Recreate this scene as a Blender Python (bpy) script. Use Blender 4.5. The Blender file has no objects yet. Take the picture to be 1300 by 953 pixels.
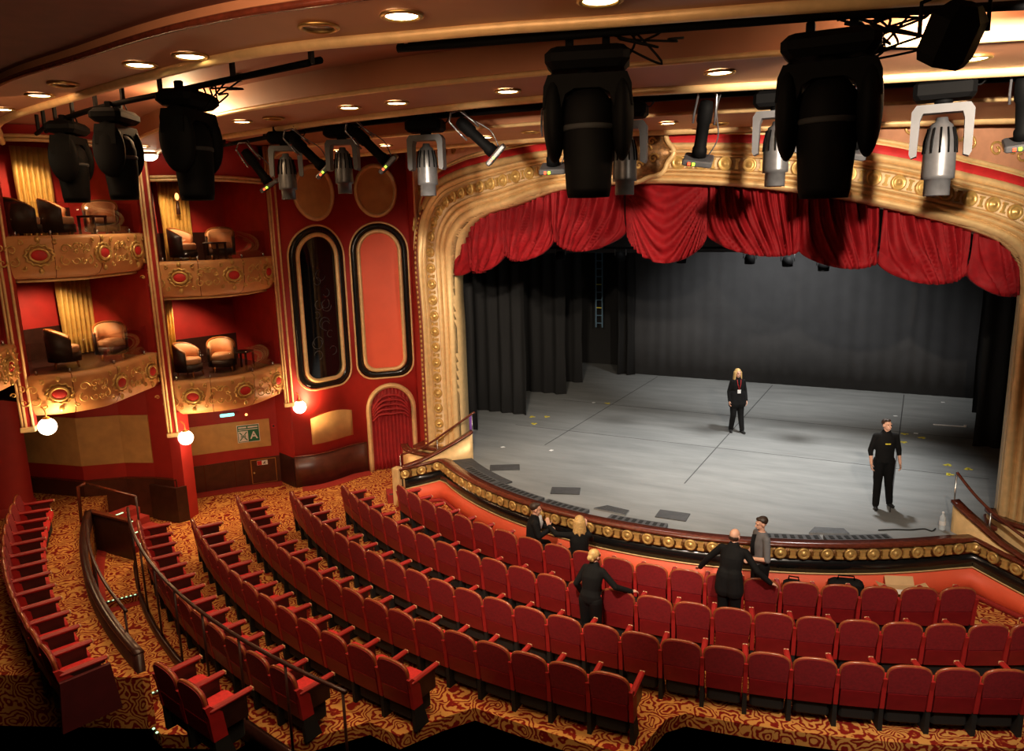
import bpy, math, random
from mathutils import Vector, Matrix
random.seed(7)
PI = math.pi
SC = bpy.context.scene
COL = SC.collection
# ------------------------------------------------------------------ materials
def nodes(name):
    m = bpy.data.materials.new(name); m.use_nodes = True
    nt = m.node_tree; b = nt.nodes['Principled BSDF']
    return m, nt, b
def mat(name, col, rough=.6, metal=0., var=.12, scale=6., bump=0., bscale=60., emit=None, es=0., sheen=0., spec=None, alpha=None):
    m, nt, b = nodes(name)
    N = nt.nodes.new; L = nt.links.new
    tc = N('ShaderNodeTexCoord')
    n = N('ShaderNodeTexNoise'); n.inputs['Scale'].default_value = scale; n.inputs['Detail'].default_value = 4
    L(tc.outputs['Object'], n.inputs['Vector'])
    r = N('ShaderNodeValToRGB')
    r.color_ramp.elements[0].position = .3; r.color_ramp.elements[1].position = .7
    r.color_ramp.elements[0].color = tuple(c*(1-var) for c in col)+(1,)
    r.color_ramp.elements[1].color = tuple(min(1, c*(1+var)) for c in col)+(1,)
    L(n.outputs['Fac'], r.inputs['Fac']); L(r.outputs['Color'], b.inputs['Base Color'])
    b.inputs['Roughness'].default_value = rough; b.inputs['Metallic'].default_value = metal
    if bump:
        n2 = N('ShaderNodeTexNoise'); n2.inputs['Scale'].default_value = bscale; n2.inputs['Detail'].default_value = 3
        L(tc.outputs['Object'], n2.inputs['Vector'])
        bp = N('ShaderNodeBump'); bp.inputs['Strength'].default_value = bump; bp.inputs['Distance'].default_value = .02
        L(n2.outputs['Fac'], bp.inputs['Height']); L(bp.outputs['Normal'], b.inputs['Normal'])
    if sheen: b.inputs['Sheen Weight'].default_value = sheen; b.inputs['Sheen Tint'].default_value = tuple(min(1, c*1.6) for c in col)+(1,)
    if spec is not None: b.inputs['Specular IOR Level'].default_value = spec
    if emit:
        b.inputs['Emission Color'].default_value = tuple(emit)+(1,); b.inputs['Emission Strength'].default_value = es
    return m
M = {}
M['velvet'] = mat('red seat velvet', (.205, .005, .009), .75, var=.22, scale=30, bump=.25, bscale=150, sheen=.18)
M['standard'] = mat('red seat standard', (.36, .014, .014), .5, var=.12)
M['velvet_dark'] = mat('seat lower panel red', (.20, .007, .010), .45, var=.15)
M['endpanel'] = mat('dark maroon end panel', (.07, .005, .007), .6)
M['cushion'] = mat('seat cushion red', (.58, .018, .018), .7, var=.15, scale=25, sheen=.5)
M['armred'] = mat('armrest red leather', (.34, .014, .012), .5, var=.12)
M['rim'] = mat('seat rim wood', (.30, .075, .028), .25, var=.25, scale=14)
M['wood'] = mat('mahogany trim', (.115, .024, .012), .25, var=.3, scale=14)
M['wood_dark'] = mat('dark wood', (.035, .011, .008), .35, var=.3, scale=8)
M['wood_panel'] = mat('wainscot wood', (.075, .020, .012), .35, var=.25, scale=5)
M['brass'] = mat('brass', (.55, .36, .12), .3, metal=.9)
M['tip'] = mat('armrest cap', (.62, .38, .20), .4)
M['black'] = mat('black metal', (.0018, .0018, .002), .7, var=.2, spec=.06)
M['blackmat'] = mat('matt black', (.006, .006, .006), .8)
M['grey'] = mat('grey cast metal', (.075, .075, .08), .36, metal=.4, var=.15, scale=12)
M['yoke'] = mat('grey painted yoke', (.055, .055, .06), .6)
M['alu'] = mat('aluminium', (.28, .28, .30), .25, metal=.85, var=.1)
M['steel'] = mat('steel', (.5, .5, .5), .25, metal=.9)
M['gold'] = mat('gold paint', (.74, .50, .23), .42, metal=.2, var=.10, scale=9, bump=.05)
M['gold_hi'] = mat('gilded relief', (.60, .38, .12), .34, metal=.4, var=.2, scale=12)  # darkened so the arch roundels carry relief shading in their colour
M['gold_old'] = mat('antique gold', (.20, .095, .03), .4, metal=.5, var=.5, scale=18, bump=.6, bscale=30)
M['cream'] = mat('cream gold leather', (.62, .30, .11), .5, var=.1, scale=3)
M['creamcap'] = mat('cream plaster relief contrast', (.80, .60, .36), .45, var=.06)  # cream ground kept pale behind the roundels; contrast paints their relief shading
M['panel_cream'] = mat('tan fabric panel', (.55, .30, .10), .7, var=.12, scale=4)
M['redwall'] = mat('red wall fabric', (.37, .014, .010), .65, var=.10, scale=3)
M['redbox'] = mat('red box wall', (.38, .012, .010), .7, var=.15, scale=3)
M['orange'] = mat('orange red panel', (.84, .12, .05), .6, var=.05, scale=2)
M['redstrip'] = mat('bright red strip', (.52, .018, .018), .6)
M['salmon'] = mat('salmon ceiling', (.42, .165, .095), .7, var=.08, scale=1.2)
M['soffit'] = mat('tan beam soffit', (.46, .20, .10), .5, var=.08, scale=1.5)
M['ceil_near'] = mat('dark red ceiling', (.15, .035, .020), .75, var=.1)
M['frieze'] = mat('pink tan frieze', (.58, .28, .16), .6, var=.1)
M['beadred'] = mat('dark red bead moulding', (.22, .045, .02), .5, var=.2)
M['drape'] = mat('black wool drape darkened as unlit', (.0065, .0065, .007), .9, var=.15, scale=30, bump=.1, bscale=300)  # darker than the backdrop; shade on the legs is put into the colour
M['backdrop'] = mat('black backdrop cloth lightened as lit', (.034, .034, .036), .9, var=.12, scale=2)  # lighter copy of the black cloth; stage light painted into it
M['swag'] = mat('crimson velvet drape', (.20, .003, .006), .7, var=.18, scale=8, spec=.2)
M['doorcurtain'] = mat('crimson door curtain', (.30, .010, .012), .7, var=.2, sheen=.3)
M['goldcurtain'] = mat('gold satin curtain', (.62, .38, .10), .42, metal=.15, var=.15)
M['mirror'] = mat('black glass', (.004, .004, .005), .08, var=.1)
M['blackband'] = mat('black gloss band', (.008, .008, .008), .22)
M['suit'] = mat('black suit cloth', (.006, .006, .0065), .85, var=.2, spec=.2)
M['trouser'] = mat('black trouser cloth', (.0045, .0045, .005), .85, var=.2, spec=.2)
M['greyshirt'] = mat('grey shirt cloth', (.14, .14, .15), .8)
M['skin'] = mat('skin', (.72, .40, .28), .5, var=.05)
M['blond'] = mat('blonde hair', (.62, .40, .15), .45, var=.25, scale=40)
M['brown'] = mat('dark brown hair', (.035, .018, .010), .5, var=.3, scale=40)
M['white'] = mat('white', (.8, .8, .8), .5)
M['paper'] = mat('white paper', (.85, .83, .80), .6)
M['shirtgrey'] = mat('pale shirt', (.5, .5, .52), .7)
M['card'] = mat('cardboard', (.62, .40, .20), .8, var=.08)
M['blue'] = mat('blue', (.05, .15, .45), .5)
M['yellow'] = mat('yellow tape', (.75, .62, .05), .6)
M['mats'] = mat('black rubber mat', (.045, .045, .047), .7, var=.2)
M['trough'] = mat('dark grey footlight casing', (.06, .06, .063), .6, var=.2)
M['green'] = mat('green sign', (.01, .16, .08), .5)
M['purple'] = mat('purple plastic', (.28, .10, .5), .5)
M['bottleblue'] = mat('water bottle plastic', (.55, .62, .68), .2, var=.05)
M['steelblue'] = mat('blue grey ladder', (.12, .22, .32), .5)
M['tan_chair'] = mat('salmon chair upholstery', (.68, .33, .16), .5, var=.08)
M['chairwood'] = mat('chair rim wood', (.33, .11, .03), .25)
M['chairback'] = mat('dark chair shell', (.04, .018, .012), .5)
M['lens_on'] = mat('lit lamp lens', (1, .8, .5), .4, emit=(1, .78, .42), es=22)
M['lens_off'] = mat('unlit lamp glass', (.25, .14, .07), .2)
M['globe'] = mat('lit opal globe', (1, .9, .7), .4, emit=(1, .86, .62), es=9)
M['led'] = mat('step light strip', (.3, .6, .4), .4, emit=(.55, 1, .55), es=1.6)
M['ledr'] = mat('red indicator', (.5, 0, 0), .4, emit=(1, .1, .03), es=3)
M['ledg'] = mat('green indicator', (.1, .5, 0), .4, emit=(.5, 1, .05), es=3)
M['exit'] = mat('emergency light', (.2, .8, .7), .4, emit=(.25, 1, .85), es=2.2)
M['mole'] = mat('dim orange lamp', (.8, .3, .1), .4, emit=(1, .4, .12), es=3)
def glass_mat():
    m, nt, b = nodes('clear glass'); N = nt.nodes.new; L = nt.links.new
    t = N('ShaderNodeBsdfTransparent'); t.inputs[0].default_value = (.93, .93, .93, 1)
    g = N('ShaderNodeBsdfGlossy'); g.inputs['Roughness'].default_value = .03
    f = N('ShaderNodeFresnel'); f.inputs[0].default_value = 1.35
    mx = N('ShaderNodeMixShader'); k_ = N('ShaderNodeMath'); k_.operation = 'MULTIPLY'; k_.inputs[1].default_value = .22; L(f.outputs[0], k_.inputs[0]); L(k_.outputs[0], mx.inputs[0]); L(t.outputs[0], mx.inputs[1]); L(g.outputs[0], mx.inputs[2])
    L(mx.outputs[0], nt.nodes['Material Output'].inputs['Surface']); return m
M['glass'] = glass_mat()
def carpet_mat():
    m, nt, b = nodes('swirl carpet'); N = nt.nodes.new; L = nt.links.new
    tc = N('ShaderNodeTexCoord')
    n = N('ShaderNodeTexNoise'); n.inputs['Scale'].default_value = 2.6; n.inputs['Detail'].default_value = 2
    L(tc.outputs['Object'], n.inputs['Vector'])
    sub = N('ShaderNodeVectorMath'); sub.operation = 'MULTIPLY_ADD'; sub.inputs[1].default_value = (.55, .55, 0); L(n.outputs['Color'], sub.inputs[0]); L(tc.outputs['Object'], sub.inputs[2])
    v = N('ShaderNodeTexVoronoi'); v.inputs['Scale'].default_value = 3.0; L(sub.outputs[0], v.inputs['Vector'])
    mu = N('ShaderNodeMath'); mu.operation = 'MULTIPLY'; mu.inputs[1].default_value = 36; L(v.outputs['Distance'], mu.inputs[0])
    n3 = N('ShaderNodeTexNoise'); n3.inputs['Scale'].default_value = 9; L(tc.outputs['Object'], n3.inputs['Vector'])
    ad = N('ShaderNodeMath'); ad.operation = 'MULTIPLY_ADD'; ad.inputs[1].default_value = 9; L(n3.outputs['Fac'], ad.inputs[0]); L(mu.outputs[0], ad.inputs[2])
    s = N('ShaderNodeMath'); s.operation = 'SINE'; L(ad.outputs[0], s.inputs[0])
    r = N('ShaderNodeValToRGB'); e = r.color_ramp.elements
    e[0].position = .22; e[0].color = (.20, .010, .006, 1); e[1].position = .62; e[1].color = (.60, .29, .075, 1)
    x = e.new(.40); x.color = (.36, .075, .018, 1)
    mr = N('ShaderNodeMapRange'); mr.inputs['From Min'].default_value = -1; L(s.outputs[0], mr.inputs['Value']); L(mr.outputs[0], r.inputs['Fac'])
    L(r.outputs['Color'], b.inputs['Base Color']); b.inputs['Roughness'].default_value = .9; b.inputs['Specular IOR Level'].default_value = .15
    return m
M['carpet'] = carpet_mat()
M['redcarpet'] = mat('plain red carpet', (.30, .016, .010), .9, var=.1, scale=20)
def stage_mat():
    m, nt, b = nodes('grey stage vinyl'); N = nt.nodes.new; L = nt.links.new
    tc = N('ShaderNodeTexCoord')
    mp = N('ShaderNodeMapping'); mp.inputs['Scale'].default_value = (.35, 1.6, 1); L(tc.outputs['Object'], mp.inputs['Vector'])
    n = N('ShaderNodeTexNoise'); n.inputs['Scale'].default_value = 1.6; n.inputs['Detail'].default_value = 7; n.inputs['Roughness'].default_value = .65
    L(mp.outputs[0], n.inputs['Vector'])
    r = N('ShaderNodeValToRGB'); r.color_ramp.elements[0].position = .3; r.color_ramp.elements[1].position = .72
    r.color_ramp.elements[0].color = (.165, .172, .170, 1); r.color_ramp.elements[1].color = (.255, .262, .258, 1)
    L(n.outputs['Fac'], r.inputs['Fac']); L(r.outputs['Color'], b.inputs['Base Color'])
    b.inputs['Roughness'].default_value = .55; b.inputs['Specular IOR Level'].default_value = .35
    return m
M['stage'] = stage_mat()
# ------------------------------------------------------------------ mesh builder
class MB:
    def __init__(s): s.v = []; s.f = []; s.mi = []; s.cur = 0; s.T = Matrix.Identity(4); s.sm = []; s.smooth = False
    def add(s, vs, fs, smooth=None):
        o = len(s.v); s.v += [s.T @ Vector(p) for p in vs]
        sm = s.smooth if smooth is None else smooth
        for f in fs: s.f.append([i+o for i in f]); s.mi.append(s.cur); s.sm.append(sm)
        return s
    def box(s, x0, x1, y0, y1, z0, z1, ch=0.):
        if ch <= 0:
            return s.add([(x, y, z) for z in (z0, z1) for y in (y0, y1) for x in (x0, x1)], [(0,2,3,1),(4,5,7,6),(0,1,5,4),(2,6,7,3),(0,4,6,2),(1,3,7,5)], False)
        c = min(ch, (x1-x0)/2.01, (y1-y0)/2.01, (z1-z0)/2.01)
        def ring(i, z): return [(x0+i+c,y0+i,z),(x1-i-c,y0+i,z),(x1-i,y0+i+c,z),(x1-i,y1-i-c,z),(x1-i-c,y1-i,z),(x0+i+c,y1-i,z),(x0+i,y1-i-c,z),(x0+i,y0+i+c,z)]
        return s.loft([ring(c*.9, z0), ring(0, z0+c), ring(0, z1-c), ring(c*.9, z1)], smooth=False)
    def loft(s, rings, closed=True, caps=True, smooth=True, loop=False):
        n = len(rings[0]); vs = [p for r in rings for p in r]; fs = []
        m = len(rings)
        for i in range(m if loop else m-1):
            a = i*n; b = ((i+1) % m)*n
            for j in range(n if closed else n-1):
                k = (j+1) % n; fs.append((a+j, a+k, b+k, b+j))
        if caps and closed and not loop:
            fs.append(tuple(range(n-1, -1, -1))); fs.append(tuple((m-1)*n+j for j in range(n)))
        return s.add(vs, fs, smooth)
    def tube(s, pts, r, n=8, loop=False, caps=True, smooth=True, flat=1.):
        pts = [Vector(p) for p in pts]; rings = []; m = len(pts)
        up = None
        for i, p in enumerate(pts):
            a = pts[(i-1) % m] if (loop or i > 0) else p; b = pts[(i+1) % m] if (loop or i < m-1) else p
            t = (b-a).normalized()
            if up is None: up = Vector((0, 0, 1)) if abs(t.z) < .9 else Vector((1, 0, 0))
            u = (up - t*up.dot(t)); 
            if u.length < 1e-4: u = t.orthogonal()
            u.normalize(); w = t.cross(u); up = u
            rr = r[i] if isinstance(r, (list, tuple)) else r
            rings.append([p + u*(rr*math.cos(2*PI*k/n)*flat) + w*(rr*math.sin(2*PI*k/n)) for k in range(n)])
        return s.loft(rings, True, caps, smooth, loop)
    def lathe(s, prof, n=16, o=(0,0,0), axis='z', smooth=True, ring=False):
        if ring: prof = list(prof)+[prof[0]]
        rings = []
        for (r, z) in prof:
            ring = []
            for k in range(n):
                a = 2*PI*k/n; x, y = max(r, 1e-4)*math.cos(a), max(r, 1e-4)*math.sin(a)
                q = (x, y, z) if axis == 'z' else ((x, z, y) if axis == 'y' else (z, x, y))
                ring.append(tuple(q[i]+o[i] for i in range(3)))
            rings.append(ring)
        return s.loft(rings, True, not ring, smooth)
    def ell(s, c, r, nu=10, nv=7):
        rings = []
        for j in range(nv+1):
            t = PI*j/nv
            rr = max(math.sin(t), .02)
            rings.append([(c[0]+r[0]*rr*math.cos(2*PI*k/nu), c[1]+r[1]*rr*math.sin(2*PI*k/nu), c[2]-r[2]*math.cos(t)) for k in range(nu)])
        return s.loft(rings)
    def prism(s, poly, a0, a1, plane='xz', smooth=False):
        def P(u, v, w): return {'xz': (u, w, v), 'xy': (u, v, w), 'yz': (w, u, v)}[plane]
        return s.loft([[P(u, v, a0) for u, v in poly], [P(u, v, a1) for u, v in poly]], smooth=smooth)
    def cap(s, a, b, ra, rb, n=10):     # tapered capsule
        a = Vector(a); b = Vector(b); t = (b-a); L = t.length
        t = t.normalized() if L > 1e-6 else Vector((0, 0, 1))
        u = t.orthogonal().normalized(); w = t.cross(u); rings = []
        for ang in (-85, -60, -30, 0): 
            g = math.radians(ang); rings.append((a + t*(ra*math.sin(g)), ra*math.cos(g)))
        for ang in (0, 30, 60, 85):
            g = math.radians(ang); rings.append((b + t*(rb*math.sin(g)), rb*math.cos(g)))
        return s.loft([[p+u*(r*math.cos(2*PI*k/n))+w*(r*math.sin(2*PI*k/n)) for k in range(n)] for p, r in rings])
    def build(s, name, mats, parent=None, loc=None, rz=0, **props):
        me = bpy.data.meshes.new(name); me.from_pydata([tuple(v) for v in s.v], [], s.f)
        mats = mats if isinstance(mats, (list, tuple)) else [mats]
        for m in mats: me.materials.append(M[m] if isinstance(m, str) else m)
        me.polygons.foreach_set('material_index', s.mi); me.polygons.foreach_set('use_smooth', s.sm); me.validate(); me.update()
        o = bpy.data.objects.new(name, me); COL.objects.link(o)
        if parent: o.parent = parent
        if loc is not None: o.location = loc
        if rz: o.rotation_euler.z = rz
        for k, v in props.items(): o[k] = v
        return o
def T(x=0, y=0, z=0, rz=0, rx=0, ry=0, s=1): return Matrix.Translation((x, y, z)) @ Matrix.Rotation(rz, 4, 'Z') @ Matrix.Rotation(rx, 4, 'X') @ Matrix.Rotation(ry, 4, 'Y') @ Matrix.Scale(s, 4)
def root(name, label, cat, loc=(0,0,0), rz=0, group=None):
    o = bpy.data.objects.new(name, None); COL.objects.link(o); o.location = loc; o.rotation_euler = (0, 0, rz)
    o['label'] = label; o['category'] = cat; o['kind'] = 'thing'
    if group: o['group'] = group
    return o
def tag(o, label, cat, group=None):
    o['label'] = label; o['category'] = cat; o['kind'] = 'thing'
    if group: o['group'] = group
    return o
def struct(o, label, cat): o['kind'] = 'structure'; o['label'] = label; o['category'] = cat; return o
def copy_tree(o, parent=None):
    c = o.copy(); COL.objects.link(c)
    if parent: c.parent = parent
    for ch in o.children: copy_tree(ch, c)
    return c
def cr(P, n=6, closed=False):          # Catmull-Rom through P
    P = [Vector(p) for p in P]; out = []; m = len(P)
    for i in range(m if closed else m-1):
        g = (lambda k: P[k % m]) if closed else (lambda k: P[min(max(k, 0), m-1)])
        a, b, c, d = g(i-1), g(i), g(i+1), g(i+2)
        for k in range(n):
            t = k/n; out.append(.5*((2*b)+(c-a)*t+(2*a-5*b+4*c-d)*t*t+(3*b-a-3*c+d)*t**3))
    if not closed: out.append(P[-1])
    return out
def normals2(P):                       # 2D right-hand normals of an open path
    N = []
    for i in range(len(P)):
        a = P[max(i-1, 0)]; b = P[min(i+1, len(P)-1)]
        e = Vector((b[0]-a[0], b[1]-a[1])).normalized(); N.append(Vector((e.y, -e.x)))
    return N
def strip(mb, P, z0, z1, o0, o1, smooth=True):   # solid curved wall: from offset o0 to o1 along the right-hand normal
    N = normals2(P); rings = []
    for i, p in enumerate(P):
        a = z0[i] if isinstance(z0, (list, tuple)) else z0; b = z1[i] if isinstance(z1, (list, tuple)) else z1
        n = N[i]; q0 = (p[0]+n.x*o0, p[1]+n.y*o0); q1 = (p[0]+n.x*o1, p[1]+n.y*o1)
        rings.append([(*q0, a), (*q1, a), (*q1, b), (*q0, b)])
    mb.loft(rings, smooth=smooth); return mb
CC = (-4.29, 22.6)
def pol(R, az, c=CC): a = math.radians(az); return (c[0]+R*math.sin(a), c[1]-R*math.cos(a))
FL = -1.0                              # stalls floor
RF = -.4                               # raised rear floor
# ------------------------------------------------------------------ camera
f_px = 954.; yaw = math.radians(28.6); pitch = math.atan(191/954.); rho = math.radians(1.5)
fh = Vector((-math.sin(yaw), math.cos(yaw), 0)); r0 = Vector((math.cos(yaw), math.sin(yaw), 0)); zz = Vector((0, 0, 1))
fw = fh*math.cos(pitch)-zz*math.sin(pitch); u0 = zz*math.cos(pitch)+fh*math.sin(pitch)
rr = r0*math.cos(rho)-u0*math.sin(rho); uu = u0*math.cos(rho)+r0*math.sin(rho)
cam = bpy.data.cameras.new('camera'); co = bpy.data.objects.new('camera', cam); COL.objects.link(co)
R3 = Matrix((rr, uu, -fw)).transposed(); co.matrix_world = Matrix.Translation((0, 0, 5.6)) @ R3.to_4x4()
cam.sensor_width = 36; cam.lens = 36*f_px/1300; cam.clip_start = .05; cam.clip_end = 200
SC.camera = co
SC.view_settings.view_transform = 'Standard'; SC.view_settings.look = 'None'; SC.view_settings.gamma = 1; SC.view_settings.exposure = 0
SC.view_settings.use_curve_mapping = False
w = bpy.data.worlds.new('world'); SC.world = w; w.use_nodes = True
w.node_tree.nodes['Background'].inputs[0].default_value = (0, 0, 0, 1); w.node_tree.nodes['Background'].inputs[1].default_value = 0
# ------------------------------------------------------------------ floors
# the built part of the auditorium ends on a straight line behind the last seats in view
def rmax(az):
    T_ = ((-60, 16.62), (-8.6, 16.62), (-7.4, 15.68), (-4.6, 15.68), (-3.6, 14.68), (6.2, 14.68), (7.2, 13.62), (60, 13.62))
    for (a, ra), (b, rb) in zip(T_[:-1], T_[1:]):
        if a <= az <= b: return ra+(rb-ra)*(az-a)/(b-a)
    return 16.62
CA = Vector((-11.06, 4.85)); CB = Vector((-4.43, 7.87))
def side(p): e = CB-CA; return e.x*(p[1]-CA.y)-e.y*(p[0]-CA.x)
def clipseg(a, b):
    sa, sb = side(a), side(b)
    if sa >= 0 and sb >= 0: return a, b
    if sa < 0 and sb < 0: return None
    u = sa/(sa-sb); m_ = (a[0]+(b[0]-a[0])*u, a[1]+(b[1]-a[1])*u)
    return (m_, b) if sa < 0 else (a, m_)
def ring_floor(mb, R0, R1, a0, a1, z0, z1, n=40):
    P = [pol(R0, a0+(a1-a0)*i/n) for i in range(n+1)]; Q = [pol(min(R1, rmax(a0+(a1-a0)*i/n)) if R0 < 10 else R1, a0+(a1-a0)*i/n) for i in range(n+1)]
    runs = []; cur = []
    for p, q in zip(P, Q):
        c = clipseg(p, q) if R0 > 10 else (p, q)
        if c: cur.append([(*c[0], z0), (*c[1], z0), (*c[1], z1), (*c[0], z1)])
        elif cur: runs.append(cur); cur = []
    if cur: runs.append(cur)
    for r_ in runs:
        if len(r_) > 1: mb.loft(r_, smooth=False)
mb = MB(); ring_floor(mb, 6.0, 16.62, -62, 55, FL-.2, FL, 117)
struct(mb.build('floor', 'carpet'), 'gold swirl patterned carpet under the main red seats', 'floor')
mb = MB(); ring_floor(mb, 16.62, 17.42, -47, -29.4, FL-.2, FL, 14); struct(mb.build('floor', 'carpet'), 'patterned carpet of the upper part of the sunken aisle', 'floor')
mb = MB(); ring_floor(mb, 16.62, 17.42, -29.4, -18.3, FL-.35, FL-.14, 14); struct(mb.build('floor', 'carpet'), 'patterned carpet of the aisle below the lit step', 'floor')
mb = MB(); ring_floor(mb, 16.62, 17.42, -18.3, -7, FL-.5, FL-.28, 12); struct(mb.build('floor', 'carpet'), 'patterned carpet of the lowest aisle landing', 'floor')
mb = MB(); ring_floor(mb, 17.42, 21.2, -52, -9.5, FL-.2, RF, 40)
struct(mb.build('floor', 'carpet'), 'patterned carpet of the raised rear seating platform', 'floor')
# plain red carpet borders
mb = MB()
ring_floor(mb, 17.22, 17.40, -46, -29.4, FL, FL+.012, 20); ring_floor(mb, 17.22, 17.40, -29.2, -18.5, FL-.14, FL-.128, 12)
ring_floor(mb, 16.62, 17.4, -29.5, -28.8, FL-.14, FL-.128, 3)
struct(mb.build('trim_1', 'redcarpet'), 'plain red carpet border of the sunken aisle', 'trim')
# stage floor
SP = [(-9.4+0*i, 0) for i in range(0)]
ACx, ACy, AR = -4.38, 20.9, 8.44
def ap(az, R=AR): a = math.radians(az); return (ACx+R*math.sin(a), ACy-R*math.cos(a))
AP = [(-10.7, 13.85), (-10.32, 14.14), (-9.95, 14.45)] + [ap(-41+ (80.5)*i/44) for i in range(1, 44)] + [(1.15, 14.47), (1.52, 14.16), (1.9, 13.85), (2.5, 13.2), (3.2, 12.2)]
AP_in = [p for p in AP if -9.96 < p[0] < 1.16]
mb = MB()
mb.prism([(-16, 17.6), (-11.05, 17.0), (-11.0, 15.45), (-9.75, 15.2)] + [(p[0], p[1]+.05) for p in AP_in] + [(1.4, 15.2), (6.5, 15.2), (6.5, 28), (-16, 28)], -.25, 0, 'xy')
struct(mb.build('floor', 'stage'), 'grey vinyl covered stage floor under the two performers', 'floor')
mb = MB()
for x in (-8.25, -4.2, -.2): mb.box(x-.012, x+.012, 15.4 if x > -5 else 16.8, 26.3, 0, .003)
for y in (18.3, 21.6): mb.box(-9.9, 1.6, y-.010, y+.010, 0, .003)
struct(mb.build('trim_2', 'mats'), 'dark taped seams across the grey stage floor', 'trim')
# ------------------------------------------------------------------ apron front: orange wall, black band, gilt frieze and wooden cap
t = root('stage_apron_front', 'curved stage front of orange panels, black band, gilt roundels and wood cap', 'stage front', (-4.4, 12.46, FL))
def sub(mb, name, m, par=t):
    inv = Matrix.Translation(-par.location)
    for i, v in enumerate(mb.v): mb.v[i] = inv @ v
    return mb.build(name, m, par)
zt = []   # cap height along the path
for p in AP: zt.append(.10)
zt[0] = -.06; zt[1] = .02; zt[-1] = -.35; zt[-2] = -.15; zt[-3] = .0; zt[-4] = .05
lo = lambda d: [z-d for z in zt]
sub(strip(MB(), AP, FL, lo(.56), 0, -.10), 'orange_wall', 'orange')
sub(strip(MB(), AP, FL, FL+.10, .0, .02), 'skirting', 'redcarpet')
sub(strip(MB(), AP, lo(.56), lo(.535), -.05, .02), 'gold_bead', 'gold')
sub(strip(MB(), AP, lo(.535), lo(.27), -.08, .01), 'black_band', 'blackband')
mb = strip(MB(), AP, lo(.27), lo(.05), -.08, .05)
sub(mb, 'gilt_band', 'gold_old')
# roundels and spacers
mb = MB(); dense = cr([(*p, z) for p, z in zip(AP, zt)], 12); L = 0; nxt = .12; kk = 0
for i in range(1, len(dense)):
    a, b = dense[i-1], dense[i]; e = (b-a); L += e.length
    if L >= nxt:
        nxt += .19; kk += 1
        an = math.atan2(e.y, e.x); mb.T = Matrix.Translation((b.x, b.y, b.z-.16)) @ Matrix.Rotation(an, 4, 'Z')
        if kk % 2:
            mb.lathe([(.0, -.05), (.105, -.05), (.105, -.085), (.085, -.10), (.07, -.082), (.05, -.082), (.035, -.105), (0, -.11)], 12, axis='y')
        else:
            mb.box(-.045, .045, -.085, -.05, -.075, .075); mb.box(-.06, .06, -.095, -.05, .05, .08); mb.box(-.06, .06, -.095, -.05, -.08, -.05)
mb.T = Matrix.Identity(4)
sub(mb, 'gilt_roundel_frieze', 'gold_hi')
mb = strip(MB(), AP, lo(.05), zt, -.17, .085); sub(mb, 'wood_cap', 'wood')
for nm, p, a in (('left', AP[0], 0), ('right', AP[-1], 0)):
    pass
mb = MB(); mb.box(-10.86, -10.66, 13.74, 13.94, FL, -.04, .02); sub(mb, 'newel', 'gold')
# footlight casings behind the lip
def rseg(mb, az0, az1, R0, R1, z0, z1, n=5):
    P = [ap(az0+(az1-az0)*i/n, R0) for i in range(n+1)]; Q = [ap(az0+(az1-az0)*i/n, R1) for i in range(n+1)]
    mb.loft([[(*p, z0), (*q, z0), (*q, z1), (*p, z1)] for p, q in zip(P, Q)], smooth=False)
segs = [(-35, -25.5), (-25, -15.5), (-14.7, -7.5), (-4, 4), (15, 23), (23.5, 31.5)]
wh = ['at the left end of the stage lip', 'second from the left along the stage lip', 'above the seated couple', 'left of the bald man', 'in front of the man on stage', 'beside the water bottle']
for (a0, a1), wd in zip(segs, wh):
    r_ = root('footlight_casing', 'dark grey low footlight casing '+wd, 'footlight', (*ap((a0+a1)/2, 8.1), 0), group='footlight casings along the stage lip')
    mb = MB(); rseg(mb, a0, a1, 7.98, 8.22, 0, .07); sub(mb, 'casing', 'trough', r_)
    mb = MB(); k = a0+.5
    while k < a1-.5: rseg(mb, k, k+.5, 8.03, 8.17, .07, .078, 1); k += .95
    sub(mb, 'slot', 'blackmat', r_)
mb = MB()
for i in range(26): rseg(mb, -41+.62*i, -40.5+.62*i, 7.72, 8.2, .0, .035, 1)
tag(mb.build('rubber_mat', 'mats'), 'ribbed black rubber mat on the left corner of the stage', 'mat')
for (x, y, s, a, lb) in ((-8.3, 14.75, .7, .5, 'small square black mat nearest the left proscenium pillar'), (-6.35, 13.9, .62, .35, 'small square black mat behind the seated couple on stage'), (-3.9, 13.5, .6, .05, 'small black mat at the middle of the stage lip')):
    mb = MB(); mb.box(-s/2, s/2, -.2, .2, 0, .02, .006); tag(mb.build('floor_mat', 'mats', loc=(x, y, 0), rz=a), lb, 'mat')
for (x, y, lb) in ((-5.05, 13.25, 'pale wedge shaped plate behind the stage lip left of centre'), (-1.15, 13.9, 'pale wedge shaped plate behind the stage lip right of centre')):
    mb = MB(); mb.prism([(-.35, -.12), (.35, -.08), (.3, .16), (-.2, .16)], 0, .03, 'xy'); tag(mb.build('floor_plate', 'steel', loc=(x, y, 0), rz=-.15 if x < -3 else .3), lb, 'plate')
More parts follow.
